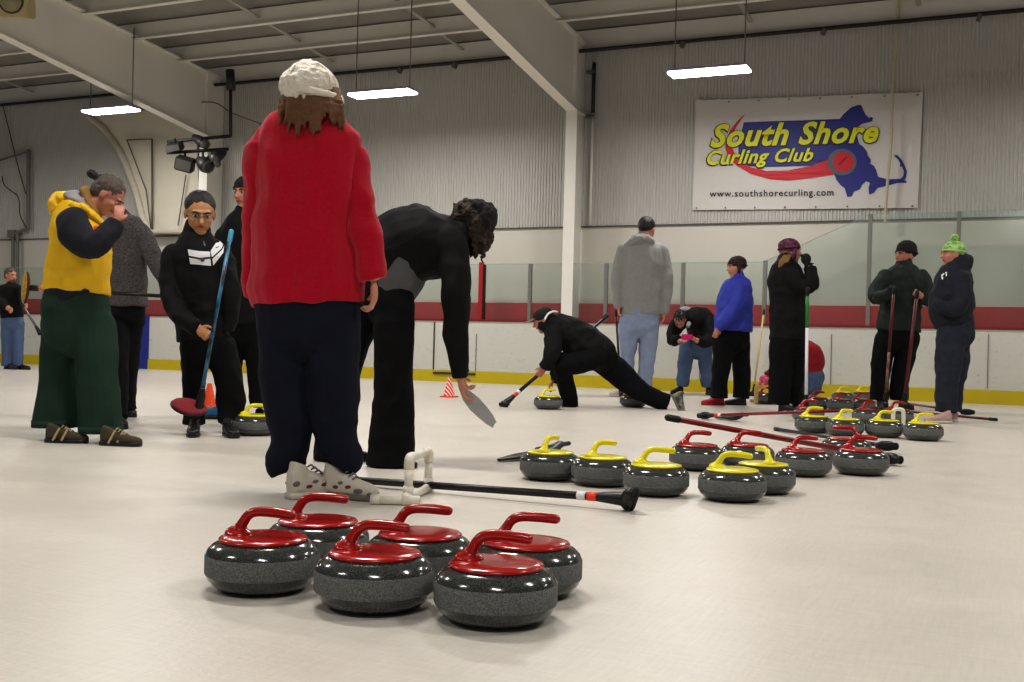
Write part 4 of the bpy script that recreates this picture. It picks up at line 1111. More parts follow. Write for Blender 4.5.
def man_phone():
    p = Person(692, 70, 'man in black jacket and blue jeans bent over a pink phone by the boards', .012)
    jk = p.garment('jacket', M_black, [
        {'k': [(702, 342, .1, 13, 12), (703, 332, .0, 15, 15), (700, 322, -.18, 15, 14), (692, 318, -.38, 10, 11)], 'r1': True},
        {'k': [(682, 321, -.34, 8, 8), (674, 330, -.4, 7, 7), (673, 340, -.5, 6, 6), (679, 340, -.62, 4.5, 4.5)], 'r1': False},
        {'k': [(706, 322, -.3, 8, 8), (710, 334, -.4, 7, 7), (706, 342, -.5, 6, 6), (697, 340, -.62, 4.5, 4.5)], 'r1': False}], wr=.008)
    bm = bmesh.new(); loft(bm, [p.pt(682, 310, -.42), p.pt(688, 310, -.4), p.pt(691, 317, -.42), p.pt(688, 326, -.52)], [.04, .05, .045, .03], None, seg=12); link('hood', remesh(bm, .01, 2), M_greyhood, jk)
    p.garment('jeans', M_jeans, [[(698, 338, .1, 12, 11), (697, 348, .08, 13, 12)],
        {'k': [(688, 346, .05, 8.5, 9), (685, 362, -.02, 7.5, 8), (682.5, 386, .0, 6, 6.5)], 'r1': False}, {'k': [(705, 346, .05, 8, 9), (705.5, 362, -.02, 7, 8), (707, 387, .0, 6, 6.5)], 'r1': False}], wr=.007)
    p.head(680, 320, -.5, 18, -105, 55, neck=(690, 318, -.36)); p.hair(M_hairdk)
    hand(p.bb, p.pt(679, 340, -.62), R_ * .7 - Z_ * .2, -F_ * .3 + Z_, .17, curl=.6); hand(p.bb, p.pt(697, 340, -.62), -R_ * .8 + Z_ * .1, F_ * .3 + Z_, .17, curl=.6)
    p.shoe((682, 70), -130, .28); p.shoe((707, 70), -70, .28)
    p.done()
    bm = bmesh.new(); c = U(687, 337, p.d0 - .68); box(bm, c, .15, .02, .075, M=Matrix.Rotation(.42, 4, 'Z'), bev=.006)
    o = origin_base(obj('phone', bm, M_magenta, smooth=False)); tag(o, 'bright pink phone in the hands of the bent-over man', 'phone')


def woman_blue():
    p = Person(730, 87, 'woman in bright blue jacket, black trousers and brown earflap hat, looking left', .011)
    p.garment('jacket', M_blue, [
        {'k': [(738, 276, 0, 7, 8), (738, 282, 0, 13, 13), (736, 294, 0, 17, 17), (734, 312, 0, 18.5, 18), (733, 331, 0, 19.5, 18)], 'r1': False},
        {'k': [(742, 288, -.14, 8.5, 9), (737, 305, -.2, 8, 8), (727, 318, -.22, 7, 7), (718, 328, -.18, 5.5, 5.5)], 'r1': False},
        {'k': [(738, 288, .14, 8, 9), (732, 305, .2, 8, 8), (722, 320, .2, 6, 6)], 'r1': False}], wr=.010, wf=7)
    p.garment('trousers', M_black2, [[(732, 326, 0, 17.5, 16), (731, 338, 0, 18, 16)],
        {'k': [(724, 338, -.06, 11.5, 12), (722, 360, -.08, 9.5, 10), (720, 380, -.08, 8.5, 9), (719, 398, -.08, 9, 9)], 'r1': False},
        {'k': [(739, 338, .06, 10.5, 12), (741, 360, .08, 9, 10), (742, 380, .08, 8.5, 9), (741, 398, .08, 8.5, 9)], 'r1': False}], wr=.007)
    p.head(736, 268, 0, 22, -165, 5, neck=(739, 282, 0)); p.beanie(M_brknit, flaps=True)
    bm = bmesh.new(); loft(bm, [p.q(.32, .0, -.1), p.q(.2, .15, -.5), p.q(.15, .15, -.9)], [.01, .008, .006], None, seg=6); obj('chin_cord', bm, M_dkknit, p.root)
    hand(p.bb, p.pt(718, 328, -.18), -Z_ - R_ * .3, F_, .16, curl=.5, side=-1); hand(p.bb, p.pt(722, 320, .2), -Z_ - R_ * .3, -F_, .16, curl=.5)
    p.shoe((724, 86), 185, .27, M_redshoe, M_redshoe, laces=M_rubber); p.shoe((746, 85), 182, .26)
    p.done()


def woman_plum():
    p = Person(788, 94, 'woman in black with plum knit hat, gloved hand raised to her mouth', .011, skin=M_skin2)
    p.garment('jacket', M_black, [
        {'k': [(785, 260, 0, 8, 9), (785, 266, 0, 14, 14), (786, 280, 0, 18, 18), (787, 300, 0, 17.5, 18), (788, 320, 0, 18, 18), (788, 340, 0, 18.5, 17)], 'r1': False},
        {'k': [(791, 274, -.15, 9, 9), (800, 286, -.2, 8.5, 8), (811, 284, -.22, 8, 7.5), (811, 273, -.18, 6.5, 6.5), (808, 266, -.14, 5.5, 5.5)], 'r1': False},
        {'k': [(790, 276, .15, 9, 9), (800, 290, .2, 8, 8), (803, 286, .12, 6, 6)], 'r1': False}], wr=.008)
    p.garment('trousers', M_black2, [[(788, 330, 0, 17, 16), (788, 345, 0, 18, 16)],
        {'k': [(782, 345, -.05, 12.5, 13), (780, 375, -.06, 11, 12), (779, 404, -.06, 11, 12)], 'r1': False}, {'k': [(795, 345, .05, 12, 13), (793, 375, .06, 11, 12), (790, 403, .06, 11, 12)], 'r1': False}], wr=.007)
    p.head(791, 252, 0, 25, 8, 0, neck=(786, 266, 0)); hr = p.hair(M_hairbl, 'crop')
    bm = bmesh.new()
    for i in range(7): loft(bm, [p.pt(784 + i, 256, -.08), p.pt(780 + i * 1.3, 262, -.12), p.pt(778 + i * 1.6, 268 + (i % 3), -.13)], [.016, .014, .004], None, seg=8)
    link('loose_hair', remesh(bm, .009, 1), M_hairbl, p.root)
    p.beanie(M_plum, band=M_dkknit, flaps=True)
    g = bmesh.new(); hand(g, p.pt(808, 266, -.14), Z_ * .95 - R_ * .25, -R_, .175, curl=.45, side=1); rod(g, p.pt(809, 269, -.14), p.pt(808, 264, -.14), .042, 12); ell(g, p.pt(806, 259, -.14), (R_ * .055, F_ * .04, Z_ * .06))
    link('glove', remesh(g, .008, 1), M_glove, p.root)
    g = bmesh.new(); hand(g, p.pt(803, 286, .06), R_ * .6 - Z_ * .3, -F_, .175, curl=.95, side=1); ell(g, p.pt(806, 285, .0), (R_ * .055, F_ * .05, Z_ * .06))
    go = link('glove', remesh(g, .008, 1), M_glove, p.root)
    for (x, y, rot) in ((812, 266, 0), (801, 287, 1)):
        g = bmesh.new(); loft(g, [p.pt(x - 3, y, -.2 if not rot else -.08), p.pt(x + 2.5, y - 1 if not rot else y + 2, -.2 if not rot else -.08)], [.008] * 2, None, seg=8, smooth=1); obj('cuff_trim', g, M_whitep, p.root)
    p.shoe((778, 95), -20, .26); p.shoe((792, 93), 0, .26)
    p.done()


def person_crouching():
    p = Person(800, 80, 'crouching curler in dark red jacket, jeans and pink gloves behind the woman in black', .012)
    p.garment('jacket', M_redj, [
        {'k': [(812, 371, 0, 10, 12), (812, 360, 0, 12, 14), (806, 352, 0, 12, 14), (795, 351, -.05, 9, 10)], 'r1': True},
        {'k': [(796, 356, -.1, 6.5, 6), (784, 368, -.2, 5.5, 5.5), (772, 378, -.2, 5, 5)], 'r1': False}, {'k': [(796, 356, .1, 6.5, 6), (782, 366, .1, 5.5, 5.5), (768, 376, 0, 5, 5)], 'r1': False}], wr=.008)
    p.garment('jeans', M_jeans, [[(813, 376, 0, 11, 13), (811, 386, 0, 11, 13)],
        {'k': [(810, 386, -.1, 8, 8), (796, 375, -.12, 7.5, 7.5), (790, 378, -.12, 7, 7), (794, 396, -.1, 6, 6)], 'r1': False}, {'k': [(812, 386, .1, 8, 8), (798, 376, .12, 7.5, 7.5), (793, 379, .12, 7, 7), (800, 396, .1, 6, 6)], 'r1': False}], wr=.006)
    p.head(787, 345, -.05, 20, 185, 30, neck=(796, 353, -.03)); p.hair(M_hairbr)
    for (x, y, dd) in ((771, 379, -.2), (767, 377, 0)):
        g = bmesh.new(); hand(g, p.pt(x, y, dd), -R_ - Z_ * .7, -Z_ + R_, .19, curl=.5); ell(g, p.pt(x - 3, y + 2, dd), (R_ * .06, F_ * .05, Z_ * .05)); link('glove', remesh(g, .009, 1), M_pink, p.root)
    p.shoe((798, 80), 185, .26); p.shoe((806, 78), 185, .26)
    p.done()


def man_black():
    p = Person(895, 84, 'man in dark green jacket and black beanie leaning on two brooms', .011, skin=M_skin2)
    p.garment('jacket', M_darkgreen, [
        {'k': [(904, 264, 0, 8, 8), (904, 269, 0, 15, 12), (903, 280, 0, 22, 16), (901, 300, 0, 20, 17), (899, 318, 0, 21, 17), (898, 331, 0, 22, 17)], 'r1': False},
        {'k': [(886, 277, -.02, 8, 8), (877, 289, -.08, 7.5, 7.5), (876, 298, -.16, 7, 7), (885, 295, -.28, 6, 6), (891, 291, -.32, 5, 5)], 'r1': False},
        {'k': [(921, 277, -.02, 8, 8), (927, 290, -.08, 7.5, 7.5), (928, 300, -.16, 7, 7), (923, 296, -.26, 5.5, 5.5)], 'r1': False}], wr=.008)
    p.garment('trousers', M_black2, [[(898, 325, 0, 19.5, 15), (897, 338, 0, 20, 15)],
        {'k': [(887, 338, 0, 11.5, 12), (882, 360, 0, 10, 11), (880, 380, 0, 9, 10), (879, 400, 0, 9, 10)], 'r1': False}, {'k': [(908, 338, 0, 11, 12), (904, 360, 0, 9.5, 11), (900, 380, 0, 9, 10), (899, 400, 0, 9, 10)], 'r1': False}], wr=.007)
    p.head(905, 256, 0, 25, -158, 2, neck=(905, 270, 0)); p.beanie(M_dkknit, tall=.06)
    hand(p.bb, p.pt(922, 296, -.27), -R_ * .8 + Z_ * .35, -F_, .19, curl=.95, side=1)
    g = bmesh.new(); hand(g, p.pt(889, 291, -.3), R_ * .5 - Z_ * .2, -F_, .18, curl=.95); ell(g, p.pt(893, 289, -.33), (R_ * .055, F_ * .05, Z_ * .05)); link('glove', remesh(g, .009, 1), M_glove, p.root)
    p.shoe((879, 84), -100, .28); p.shoe((900, 84), -80, .28)
    p.done()


def woman_greenhat():
    p = Person(950, 103, 'woman in navy hoodie, dark jeans and lime green pom-pom hat, arms folded', .011, skin=M_skin2)
    jk = p.garment('hoodie', M_navyhood, [
        {'k': [(957, 262, 0, 9, 10), (956, 268, 0, 14, 14), (954, 282, 0, 19, 19), (952, 300, 0, 22, 19), (951, 314, 0, 21, 19), (954, 324, 0, 20, 18)], 'r1': False},
        {'k': [(961, 280, -.15, 9.5, 9), (962, 298, -.2, 9, 8.5), (954, 309, -.22, 8, 8), (941, 306, -.22, 6.5, 6.5), (937, 303, -.15, 6, 6)], 'r1': False},
        {'k': [(954, 280, .15, 9, 9), (950, 300, .2, 8, 8), (940, 304, .1, 7, 7)], 'r1': False}], wr=.008,
        extra=lambda bm: (ell(bm, p.pt(965, 264, 0), (R_ * .075, F_ * .12, Z_ * .10)), ell(bm, p.pt(957, 266, 0), (R_ * .11, F_ * .11, Z_ * .05))))
    p.garment('jeans', M_djeans, [[(955, 320, 0, 18.5, 16), (955, 334, 0, 19, 17)],
        {'k': [(952, 334, -.07, 15, 13), (949, 360, -.08, 13, 12), (947, 385, -.08, 11, 11), (945, 412, -.08, 10.5, 11)], 'r1': False}, {'k': [(957, 334, .07, 15, 13), (956, 360, .08, 13, 12), (953, 385, .08, 11, 11), (951, 410, .08, 10, 11)], 'r1': False}], wr=.009)
    p.head(952, 255, 0, 26, 186, 2, neck=(956, 270, 0)); p.beanie(M_limek, pom=M_limek, band=mat('pale_lime_band', (196, 206, 160), .9))
    hand(p.bb, p.pt(941, 305, -.16), -R_ * .4 + Z_ * .2 + F_, R_, .16, curl=.7); hand(p.bb, p.pt(940, 304, .1), R_ * .2 - F_, R_, .16, curl=.9)
    p.shoe((951, 105), 188, .27, M_pinkshoe, M_sneak); p.shoe((957, 102), 184, .27, M_pinkshoe, M_sneak)
    p.done()
    Zm = lambda pts: [(860 + x / 5.683, 225 + y / 5.683) for x, y in pts]
    decal('chest_lettering', [Zm([(462, 283), (478, 272), (480, 280), (468, 290), (474, 300), (470, 312), (464, 306), (462, 296)]), Zm([(482, 268), (494, 266), (494, 290), (487, 292), (487, 276)]), Zm([(398, 336), (412, 328), (410, 344), (400, 348)])], jk, M_whitep, p.root, cuts=1)


# ------------------------------------------------------------------ other things
def cone(px, ppm, label, stripes=False, h=.24):
    p = GP(px, ppm); t = empty('traffic_cone', p, label, 'cone')
    bm = bmesh.new(); box(bm, V3((0, 0, .008)), .17, .17, .016, bev=.004)
    o = obj('base', bm, M_orange, None, smooth=False); o.parent = t
    m = M_orange
    if stripes:
        m = mat('striped_cone', (242, 70, 28), .5); nt = m.node_tree; b = nt.nodes['Principled BSDF']
        tc = nt.nodes.new('ShaderNodeTexCoord'); w = nt.nodes.new('ShaderNodeTexWave'); w.bands_direction = 'DIAGONAL'; w.inputs['Scale'].default_value = 11
        r = nt.nodes.new('ShaderNodeValToRGB'); r.color_ramp.interpolation = 'CONSTANT'; r.color_ramp.elements[1].position = .62
        r.color_ramp.elements[0].color = lin((240, 70, 40)) + (1,); r.color_ramp.elements[1].color = lin((230, 220, 210)) + (1,)
        nt.links.new(tc.outputs['Object'], w.inputs[0]); nt.links.new(w.outputs[0], r.inputs[0]); nt.links.new(r.outputs[0], b.inputs['Base Color'])
    bm = bmesh.new(); lathe(bm, [(.068, .014), (.066, .02), (.02, h - .008), (.016, h), (.010, h), (.010, .02)], 28)
    o = obj('cone_body', bm, m, None); o.parent = t


def pvc_frame():
    t = empty('pipe_frame', GP(408, 245), 'white plastic pipe frame standing on the ice behind the front stones', 'pipe frame')
    r = .0175; z0 = r
    A = GP(408, 247, z0); B = GP(428, 232, z0)
    top = .175
    a1, b1 = V3((A.x, A.y, top)), V3((B.x, B.y, top)); a1 = a1.lerp(b1, .02)
    d = (B - A).normalized()
    def pipe(name, pts, rr=r):
        bm = bmesh.new(); loft(bm, pts, [rr] * len(pts), None, ref=V3((.2, .3, .9)), seg=18, smooth=4, round0=False, round1=False); return obj(name, bm, M_pvc, t)
    pipe('upright', [A, a1 - Z_ * .03]); pipe('upright', [B, b1 - Z_ * .03])
    pipe('elbow', [a1 - Z_ * .045, a1 - Z_ * .02, a1 - Z_ * .006 + d * .006, a1 + d * .02, a1 + d * .045], r * 1.22)
    pipe('elbow', [b1 - Z_ * .045, b1 - Z_ * .02, b1 - Z_ * .006 - d * .006, b1 - d * .02, b1 - d * .045], r * 1.22)
    pipe('top_rail', [a1 + d * .02, b1 - d * .02])
    Fp = A - d * .06
    pipe('base_rail', [Fp, B + d * .02]); pipe('tee', [A - Z_ * 0 + Z_ * .0, A + Z_ * .045], r * 1.22); pipe('tee', [B, B + Z_ * .045], r * 1.22)
    pipe('tee', [A - d * .03, A + d * .03], r * 1.22); pipe('tee', [B - d * .03, B + d * .035], r * 1.22)
    c0 = GP(371, 253, z0); c1 = GP(420, 253, z0)
    pipe('foot_rail', [c0, c1]); pipe('coupling', [c0 - R_ * .002, c0 + R_ * .035], r * 1.2); pipe('coupling', [c1 - R_ * .07, c1 - R_ * .0], r * 1.2)
    pipe('foot_link', [c1 - R_ * .03, A - d * .03])
    # small white arch far away
    t2 = empty('pipe_frame', GP(898, 115), 'small white plastic pipe arch among the right-hand stones', 'pipe frame')
    bm = bmesh.new(); a, b = GP(893, 116), GP(903, 116)
    h = .17; loft(bm, [a, a + Z_ * (h - .03), a + Z_ * h + R_ * .015, b + Z_ * h - R_ * .015, b + Z_ * (h - .03), b], [.017] * 6, None, seg=14, smooth=4)
    obj('arch', bm, M_pvc, t2)
    bm = bmesh.new(); rod(bm, a - R_ * .03 + Z_ * .017, b + R_ * .03 + Z_ * .017, .017); obj('foot_rail', bm, M_pvc, t2)
    # pale wooden frame by the crouching curler
    t3 = empty('wooden_frame', GP(757, 82), 'pale wooden frame standing on the ice by the pink gloves', 'frame')
    bm = bmesh.new(); a = GP(756, 83); box(bm, a + Z_ * .11, .04, .04, .22, M=Matrix.Rotation(.42, 4, 'Z')); obj('upright', bm, M_wood, t3, smooth=False)
    bm = bmesh.new(); a, b = GP(750, 80), GP(772, 80); box(bm, (a + b) / 2 + Z_ * .02, (b - a).length, .05, .035, M=Matrix.Rotation(.42, 4, 'Z')); obj('base_rail', bm, M_wood, t3, smooth=False)
    bm = bmesh.new(); a = GP(756, 83) + Z_ * .21; box(bm, a + R_ * .05, .12, .04, .035, M=Matrix.Rotation(.42, 4, 'Z')); obj('top_rail', bm, M_wood, t3, smooth=False)


def banner():
    YP = YW - .05
    c = {k: WP(x, y, YP) for k, (x, y) in dict(tl=(696, 100.5), tr=(923, 92), br=(917.5, 208), bl=(692.5, 210)).items()}
    t = empty('banner', (c['bl'].x, YP, c['bl'].z), 'white curling club banner with blue state map, red swoosh and yellow lettering on the wall', 'banner')
    nx, nz = 60, 24; bm = bmesh.new(); g = []
    fold = lambda X, Z: .007 * math.sin(X * 2.1 + Z * 3.2) + .005 * math.sin(X * 5.3 - Z * 2) + .009 * math.sin(Z * 9 + X * .8) * max(0, min(1, (Z - c['bl'].z - 1.3) / .5))
    for j in range(nz + 1):
        row = []
        for i in range(nx + 1):
            u, v = i / nx, j / nz; p = c['bl'].lerp(c['br'], u).lerp(c['tl'].lerp(c['tr'], u), v)
            p = V3((p.x, YP + fold(p.x, p.z), p.z)); row.append(bm.verts.new(p))
        g.append(row)
    for j in range(nz):
        for i in range(nx): bm.faces.new((g[j][i], g[j][i + 1], g[j + 1][i + 1], g[j + 1][i]))
    obj('cloth', bm, mat('banner_vinyl', (204, 200, 194), .45, vary=.03), t)

    def zp(x, y, off): # zoom coordinates -> banner plane
        p = WP(690 + x / 4.267, 85 + y / 4.267, YP); return V3((p.x, YP - off + fold(p.x, p.z), p.z))
    def poly(name, pts, m, off, cuts=2):
        bm = bmesh.new(); polymesh(bm, pts, lambda x, y: zp(x, y, off), cuts=cuts); return obj(name, bm, m, t, smooth=False)
    blue = mat('banner_blue', (38, 44, 128), .5, vary=.04); red = mat('banner_red', (196, 22, 38), .5, vary=.06); yel = mat('banner_yellow', (214, 214, 20), .5, vary=.03); blk = mat('banner_black', (24, 24, 30), .5)
    mp = [(230, 160), (640, 145), (655, 125), (690, 95), (712, 88), (725, 85), (733, 90), (738, 105), (748, 125), (765, 142), (772, 136), (781, 140), (778, 154), (760, 160), (735, 165), (715, 180), (712, 215), (722, 252), (738, 262), (755, 285), (758, 300), (772, 320), (768, 335), (785, 346), (795, 365), (802, 392), (845, 403), (905, 400), (922, 410), (925, 417), (885, 418), (860, 425), (838, 430), (800, 440), (785, 460), (765, 468), (762, 440), (768, 418), (752, 410), (735, 425), (725, 445), (700, 455), (690, 475), (672, 478), (660, 440), (645, 430), (625, 405), (600, 340), (530, 345), (330, 350), (205, 345), (208, 260)]
    poly('map_shape', mp, blue, .008, 3)
    poly('cape_shape', [(872, 298), (885, 300), (905, 322), (917, 345), (926, 370), (921, 398), (908, 412), (898, 404), (910, 388), (914, 370), (905, 348), (896, 348), (898, 335), (888, 318), (875, 306)], blue, .009, 1)
    poly('swoosh', [(237, 122), (205, 152), (172, 195), (155, 235), (150, 265), (160, 300), (200, 345), (260, 380), (340, 402), (420, 408), (520, 398), (615, 383), (592, 318), (520, 345), (420, 365), (330, 368), (260, 352), (205, 312), (180, 270), (180, 225), (198, 180)], red, .012, 1)
    circ = lambda cx, cy, r, ry=None: [(cx + r * math.cos(i * math.pi / 18), cy + (ry or r) * math.sin(i * math.pi / 18)) for i in range(36)]
    poly('stone_emblem', circ(650, 330, 62, 57), mat('banner_grey', (92, 100, 112), .5), .015, 1)
    poly('stone_emblem_top', circ(654, 329, 45, 42), red, .018, 1)
    poly('stone_emblem_handle', [(632, 338), (668, 305), (672, 310), (640, 345)], mat('banner_dark_red', (140, 14, 24), .5), .021, 0)

    def text(s, corners, m, off, bold=.0, shear=.0, dx=0, dy=0, name='lettering', spc=1.0):
        cu = bpy.data.curves.new('t', 'FONT'); cu.body = s; cu.size = 1; cu.offset = bold; cu.shear = shear; cu.resolution_u = 3; cu.space_character = spc
        o = bpy.data.objects.new('t', cu); COL.objects.link(o)
        me = bpy.data.meshes.new_from_object(o.evaluated_get(bpy.context.evaluated_depsgraph_get())); bpy.data.objects.remove(o)
        xs = [v.co.x for v in me.vertices]; ys = [v.co.y for v in me.vertices]; x0, x1, y0, y1 = min(xs), max(xs), min(ys), max(ys)
        TL, TR, BR, BL = [V3((a, b, 0)) for a, b in corners]
        for v in me.vertices:
            u, w = (v.co.x - x0) / (x1 - x0), (v.co.y - y0) / (y1 - y0); q = BL.lerp(BR, u).lerp(TL.lerp(TR, u), w)
            v.co = zp(q.x + dx, q.y + dy, off)
        me.materials.clear(); return link(name, me, m, t, smooth=False)
    c1 = [(100, 168), (812, 148), (800, 247), (86, 270)]; c2 = [(80, 280), (534, 268), (520, 344), (68, 362)]
    for (s, cc, b, b2) in (('South Shore', c1, .035, .06), ('Curling Club', c2, .03, .055)):
        g = 4; out = [(cc[0][0] - g, cc[0][1] - g), (cc[1][0] + g, cc[1][1] - g), (cc[2][0] + g, cc[2][1] + g), (cc[3][0] - g, cc[3][1] + g)]
        text(s, out, blk, .022, b2, .2, dx=-2, dy=2, name='lettering_shadow', spc=1.08); text(s, cc, yel, .027, b, .2, spc=1.08)
    text('www.southshorecurling.com', [(84, 450), (613, 444), (613, 482), (84, 487)], blk, .012, .012, 0, name='web_address', spc=1.15)
    for i in range(8):
        for top in (0, 1):
            u = .02 + i * .137; p = (c['tl'].lerp(c['tr'], u) - Z_ * .04) if top else (c['bl'].lerp(c['br'], u) + Z_ * .03)
            bm = bmesh.new(); ell(bm, V3((p.x, YP - .012, p.z)), (V3((.014, 0, 0)), V3((0, .006, 0)), V3((0, 0, .014))), 10, 6); obj('grommet', bm, M_metal, t)
    # rope in front of the banner
    bm = bmesh.new(); a, b = WP(899, -6, 16.62), WP(885.6, 222, 16.62)
    pts = [a.lerp(b, k / 6) + V3((.012 * math.sin(k * 2.), 0, 0)) for k in range(7)]; loft(bm, pts, [.022] * 7, None, seg=8)
    o = origin_base(obj('rope', bm, mat('pale_rope', (188, 180, 150), .8))); tag(o, 'pale rope hanging down over the right part of the banner', 'rope')


def wall_things():
    # stage light rack
    d = 19.6; P = lambda x, y, dd=0: U(x, y, d + dd)
    t = empty('light_rack', P(200, 150), 'rack of dark floodlights hanging by the left steel column', 'light rack')
    dk = mat('dark_steel', (36, 34, 34), .5)
    for (a, b, n) in (((230.6, 80), (230.6, 137), 'hanger_post'), ((167, 142), (230.6, 136), 'upper_bar'), ((167, 153), (228.5, 149), 'lower_bar'), ((230, 70), (231, 90), 'clamp')):
        bm = bmesh.new(); rod(bm, P(*a), P(*b), .03 if n != 'clamp' else .08); obj(n, bm, dk, t)
    for i, (x, y, w, h, kind) in enumerate(((175, 147, 18, 10, 'b'), (199, 140, 15, 11, 'r'), (185, 164, 21, 17, 'b'), (203, 163, 11, 16, 'r'), (220, 155, 12, 11, 'r'), (212, 160, 12, 8, 'r'))):
        bm = bmesh.new(); c = P(x, y, -.1); k = d / FPX
        if kind == 'b':
            M = Matrix.Rotation(.42, 4, 'Z') @ Matrix.Rotation(.35, 4, 'X') @ Matrix.Rotation(.25 if i else -.2, 4, 'Y')
            box(bm, c, w * k * .85, .22, h * k * .8, M=M, bev=.02)
            f = obj('floodlight', bm, dk, t, smooth=False)
            bm = bmesh.new(); box(bm, c + M.to_3x3() @ V3((0, -.12, 0)), w * k * .7, .02, h * k * .6, M=M); obj('lens', bm, mat('dull_lens', (90, 88, 84), .3), f, smooth=False)
        else:
            ax = (R_ * .7 - F_ * .5 - Z_ * .45).normalized() if i % 2 else (-R_ * .4 - F_ * .7 - Z_ * .5).normalized()
            loft(bm, [c - ax * w * k * .5, c - ax * w * k * .1, c + ax * w * k * .45], [h * k * .28, h * k * .42, h * k * .5], None, seg=16)
            f = obj('floodlight', bm, dk, t)
            bm = bmesh.new(); rod(bm, c + ax * w * k * .5, c + ax * (w * k * .5 + .09), h * k * .42, 16); obj('lens', bm, mat('dull_lens', (90, 88, 84), .3), f)
        bm = bmesh.new(); yy = 139 if y < 150 else 151; rod(bm, P(x, y, -.1), P(x, yy, 0), .02); obj('yoke', bm, dk, t)
    # pale tarpaulin
    pts = [(90, 117), (143, 110), (197, 128), (200, 230), (152, 231), (143, 218), (136, 192), (128, 170), (119, 150), (106, 131)]
    bm = bmesh.new(); polymesh(bm, pts, lambda x, y: WP(x, y, YW - .22) + V3((0, .03 * math.sin(x * .22) * math.sin(y * .05), 0)), cuts=3)
    t = empty('tarpaulin', WP(165, 230, YW - .22), 'pale tarpaulin with curved edge hanging below the left fluorescent light', 'tarpaulin')
    obj('sheet', bm, mat('pale_tarp', (214, 208, 190), .7, vary=.06, scale=3), t)
    bm = bmesh.new(); e = [(90, 117), (106, 131), (119, 150), (128, 170), (136, 192), (143, 218), (152, 231)]
    loft(bm, [WP(x, y, YW - .24) for x, y in e], [.07] * 7, None, seg=10); loft(bm, [WP(x, 231.5, YW - .24) for x in (148, 175, 201)], [.05] * 3, None, seg=10); obj('hem', bm, mat('pale_tarp_hem', (198, 192, 174), .7), t)
    bm = bmesh.new()
    for (a, b) in (((127, 140), (152, 139)), ((152, 139), (152, 229)), ((127, 140), (146, 190)), ((146, 190), (151, 229)), ((186, 175), (178, 226))):
        rod(bm, WP(a[0], a[1], YW - .3), WP(b[0], b[1], YW - .3), .012 if a[0] != 152 else .018, 8)
    obj('cord', bm, mat('grey_cord', (110, 104, 96), .8), t)
    # conduit on the left wall
    t = empty('conduit', WP(15, 262, YB + .4), 'grey conduit with a bracket arm on the far left wall', 'conduit'); Y0 = YW - .12
    for pts_, r in (((28.5, 151), (28.5, 228)), .04), (((28.5, 228), (13, 235)), .035), (((13, 235), (13, 300)), .035), (((17.5, 232), (17.5, 300)), .035), (((30, 151), (-6, 162)), .022):
        bm = bmesh.new(); rod(bm, WP(*pts_[0], Y0), WP(*pts_[1], Y0), r, round_=True); obj('pipe', bm, mat('conduit_grey', (116, 112, 106), .6), t)
    bm = bmesh.new(); box(bm, WP(13, 234, Y0), .2, .12, .16); obj('junction_box', bm, mat('conduit_grey', (116, 112, 106), .6), t, smooth=False)
    bm = bmesh.new(); loft(bm, [WP(3, 106, Y0 + .02), WP(9, 130, Y0 + .02), WP(19, 170, Y0 + .02), WP(26, 194, Y0 + .02)], [.011] * 4, None, seg=8)
    loft(bm, [WP(2, 176, Y0), WP(5, 186, Y0), WP(18, 197, Y0), WP(20, 215, Y0), WP(26, 227, Y0)], [.011] * 5, None, seg=8)
    o = obj('cable', bm, mat('cable_dark', (60, 56, 54), .7), t)
    bm = bmesh.new(); loft(bm, [WP(140, 110, 16.2), WP(175, 106, 16.2), WP(212, 102, 16.2), WP(232, 113, 16.2), WP(262, 124, 16.2)], [.010] * 5, None, seg=8)
    o = origin_base(obj('cable', bm, mat('cable_grey', (96, 90, 84), .7))); tag(o, 'thin sagging cable strung from the left fluorescent light past the left column', 'cable')
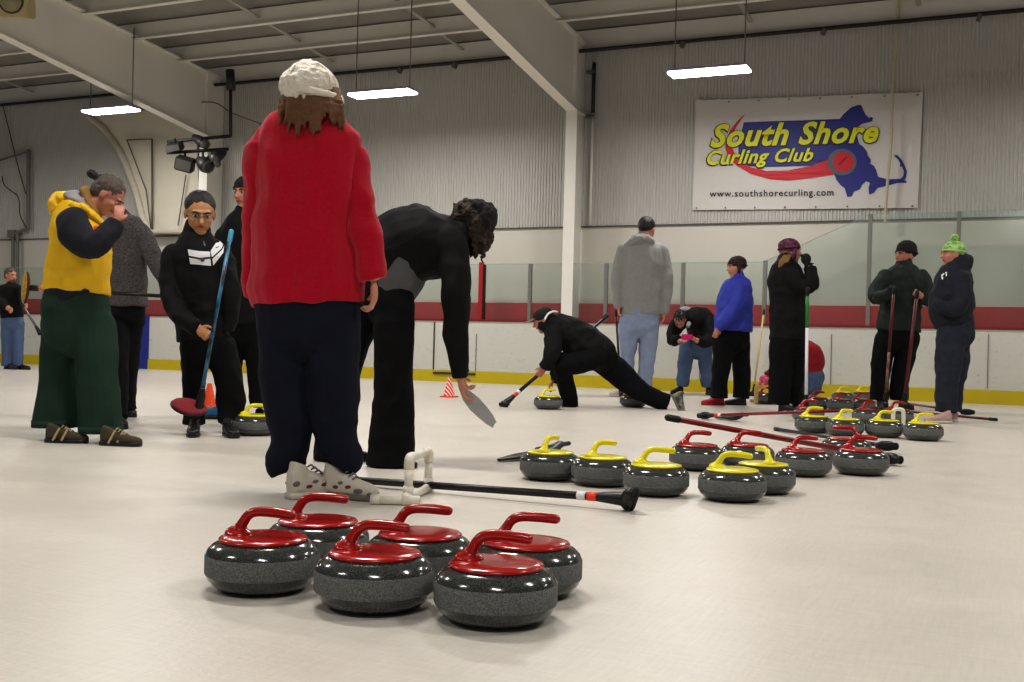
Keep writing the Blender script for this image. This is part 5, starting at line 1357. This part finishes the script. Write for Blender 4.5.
    # horn speaker top left
    c = U(15, 2, 15.2)
    t = empty('loudspeaker', c, 'beige box loudspeaker with round cone on the rafter, top left corner', 'loudspeaker'); M = Matrix.Rotation(.5, 4, 'Z') @ Matrix.Rotation(.2, 4, 'X')
    bm = bmesh.new(); box(bm, c, .46, .3, .42, M=M, bev=.02); obj('cabinet', bm, mat('beige_box', (188, 176, 130), .6), t, smooth=False)
    n = M.to_3x3() @ V3((0, -1, 0))
    bm = bmesh.new(); rod(bm, c + n * .14, c + n * .165, .17, 28); o = obj('rim', bm, mat('speaker_dark', (60, 56, 46), .6), t)
    bm = bmesh.new(); rod(bm, c + n * .16, c + n * .175, .145, 28); obj('cone', bm, mat('speaker_cone', (150, 142, 112), .7), t)
    bm = bmesh.new(); rod(bm, c + Z_ * .2, c + Z_ * .45, .02); obj('bracket', bm, M_metal, t)


# ------------------------------------------------------------------ build
import os, time
T0 = time.time()
build_hall(); lights(); stones(); brooms(); held_brooms(); pvc_frame(); banner(); wall_things()
cone(449, 84, 'small orange cone with white stripes near the boards, left of the lunging curler', True)
cone(209, 114, 'plain orange cone between the legs of the boy')
print('static', time.time() - T0)
for fn in (woman_red, woman_bending, woman_vest, person_knit, boy, person_behind_boy, man_far_left, curler_lunging, man_hoodie, man_phone, woman_blue, woman_plum, person_crouching, man_black, woman_greenhat):
    fn(); print(fn.__name__, time.time() - T0)

cam = bpy.data.cameras.new('Camera'); co = bpy.data.objects.new('Camera', cam); COL.objects.link(co)
cam.sensor_width = 36; cam.lens = FPX / 1024 * 36; cam.clip_end = 200; cam.shift_y = (HOR - 341) / 1024
Xc = R_ * CR + Z_ * SR; Yc = -R_ * SR + Z_ * CR; Zc = -F_
co.matrix_world = Matrix(((Xc.x, Yc.x, Zc.x, 0), (Xc.y, Yc.y, Zc.y, 0), (Xc.z, Yc.z, Zc.z, HC), (0, 0, 0, 1)))
S.camera = co
S.view_settings.view_transform = 'Standard'; S.view_settings.look = 'None'; S.view_settings.exposure = 0.05; S.view_settings.gamma = .84
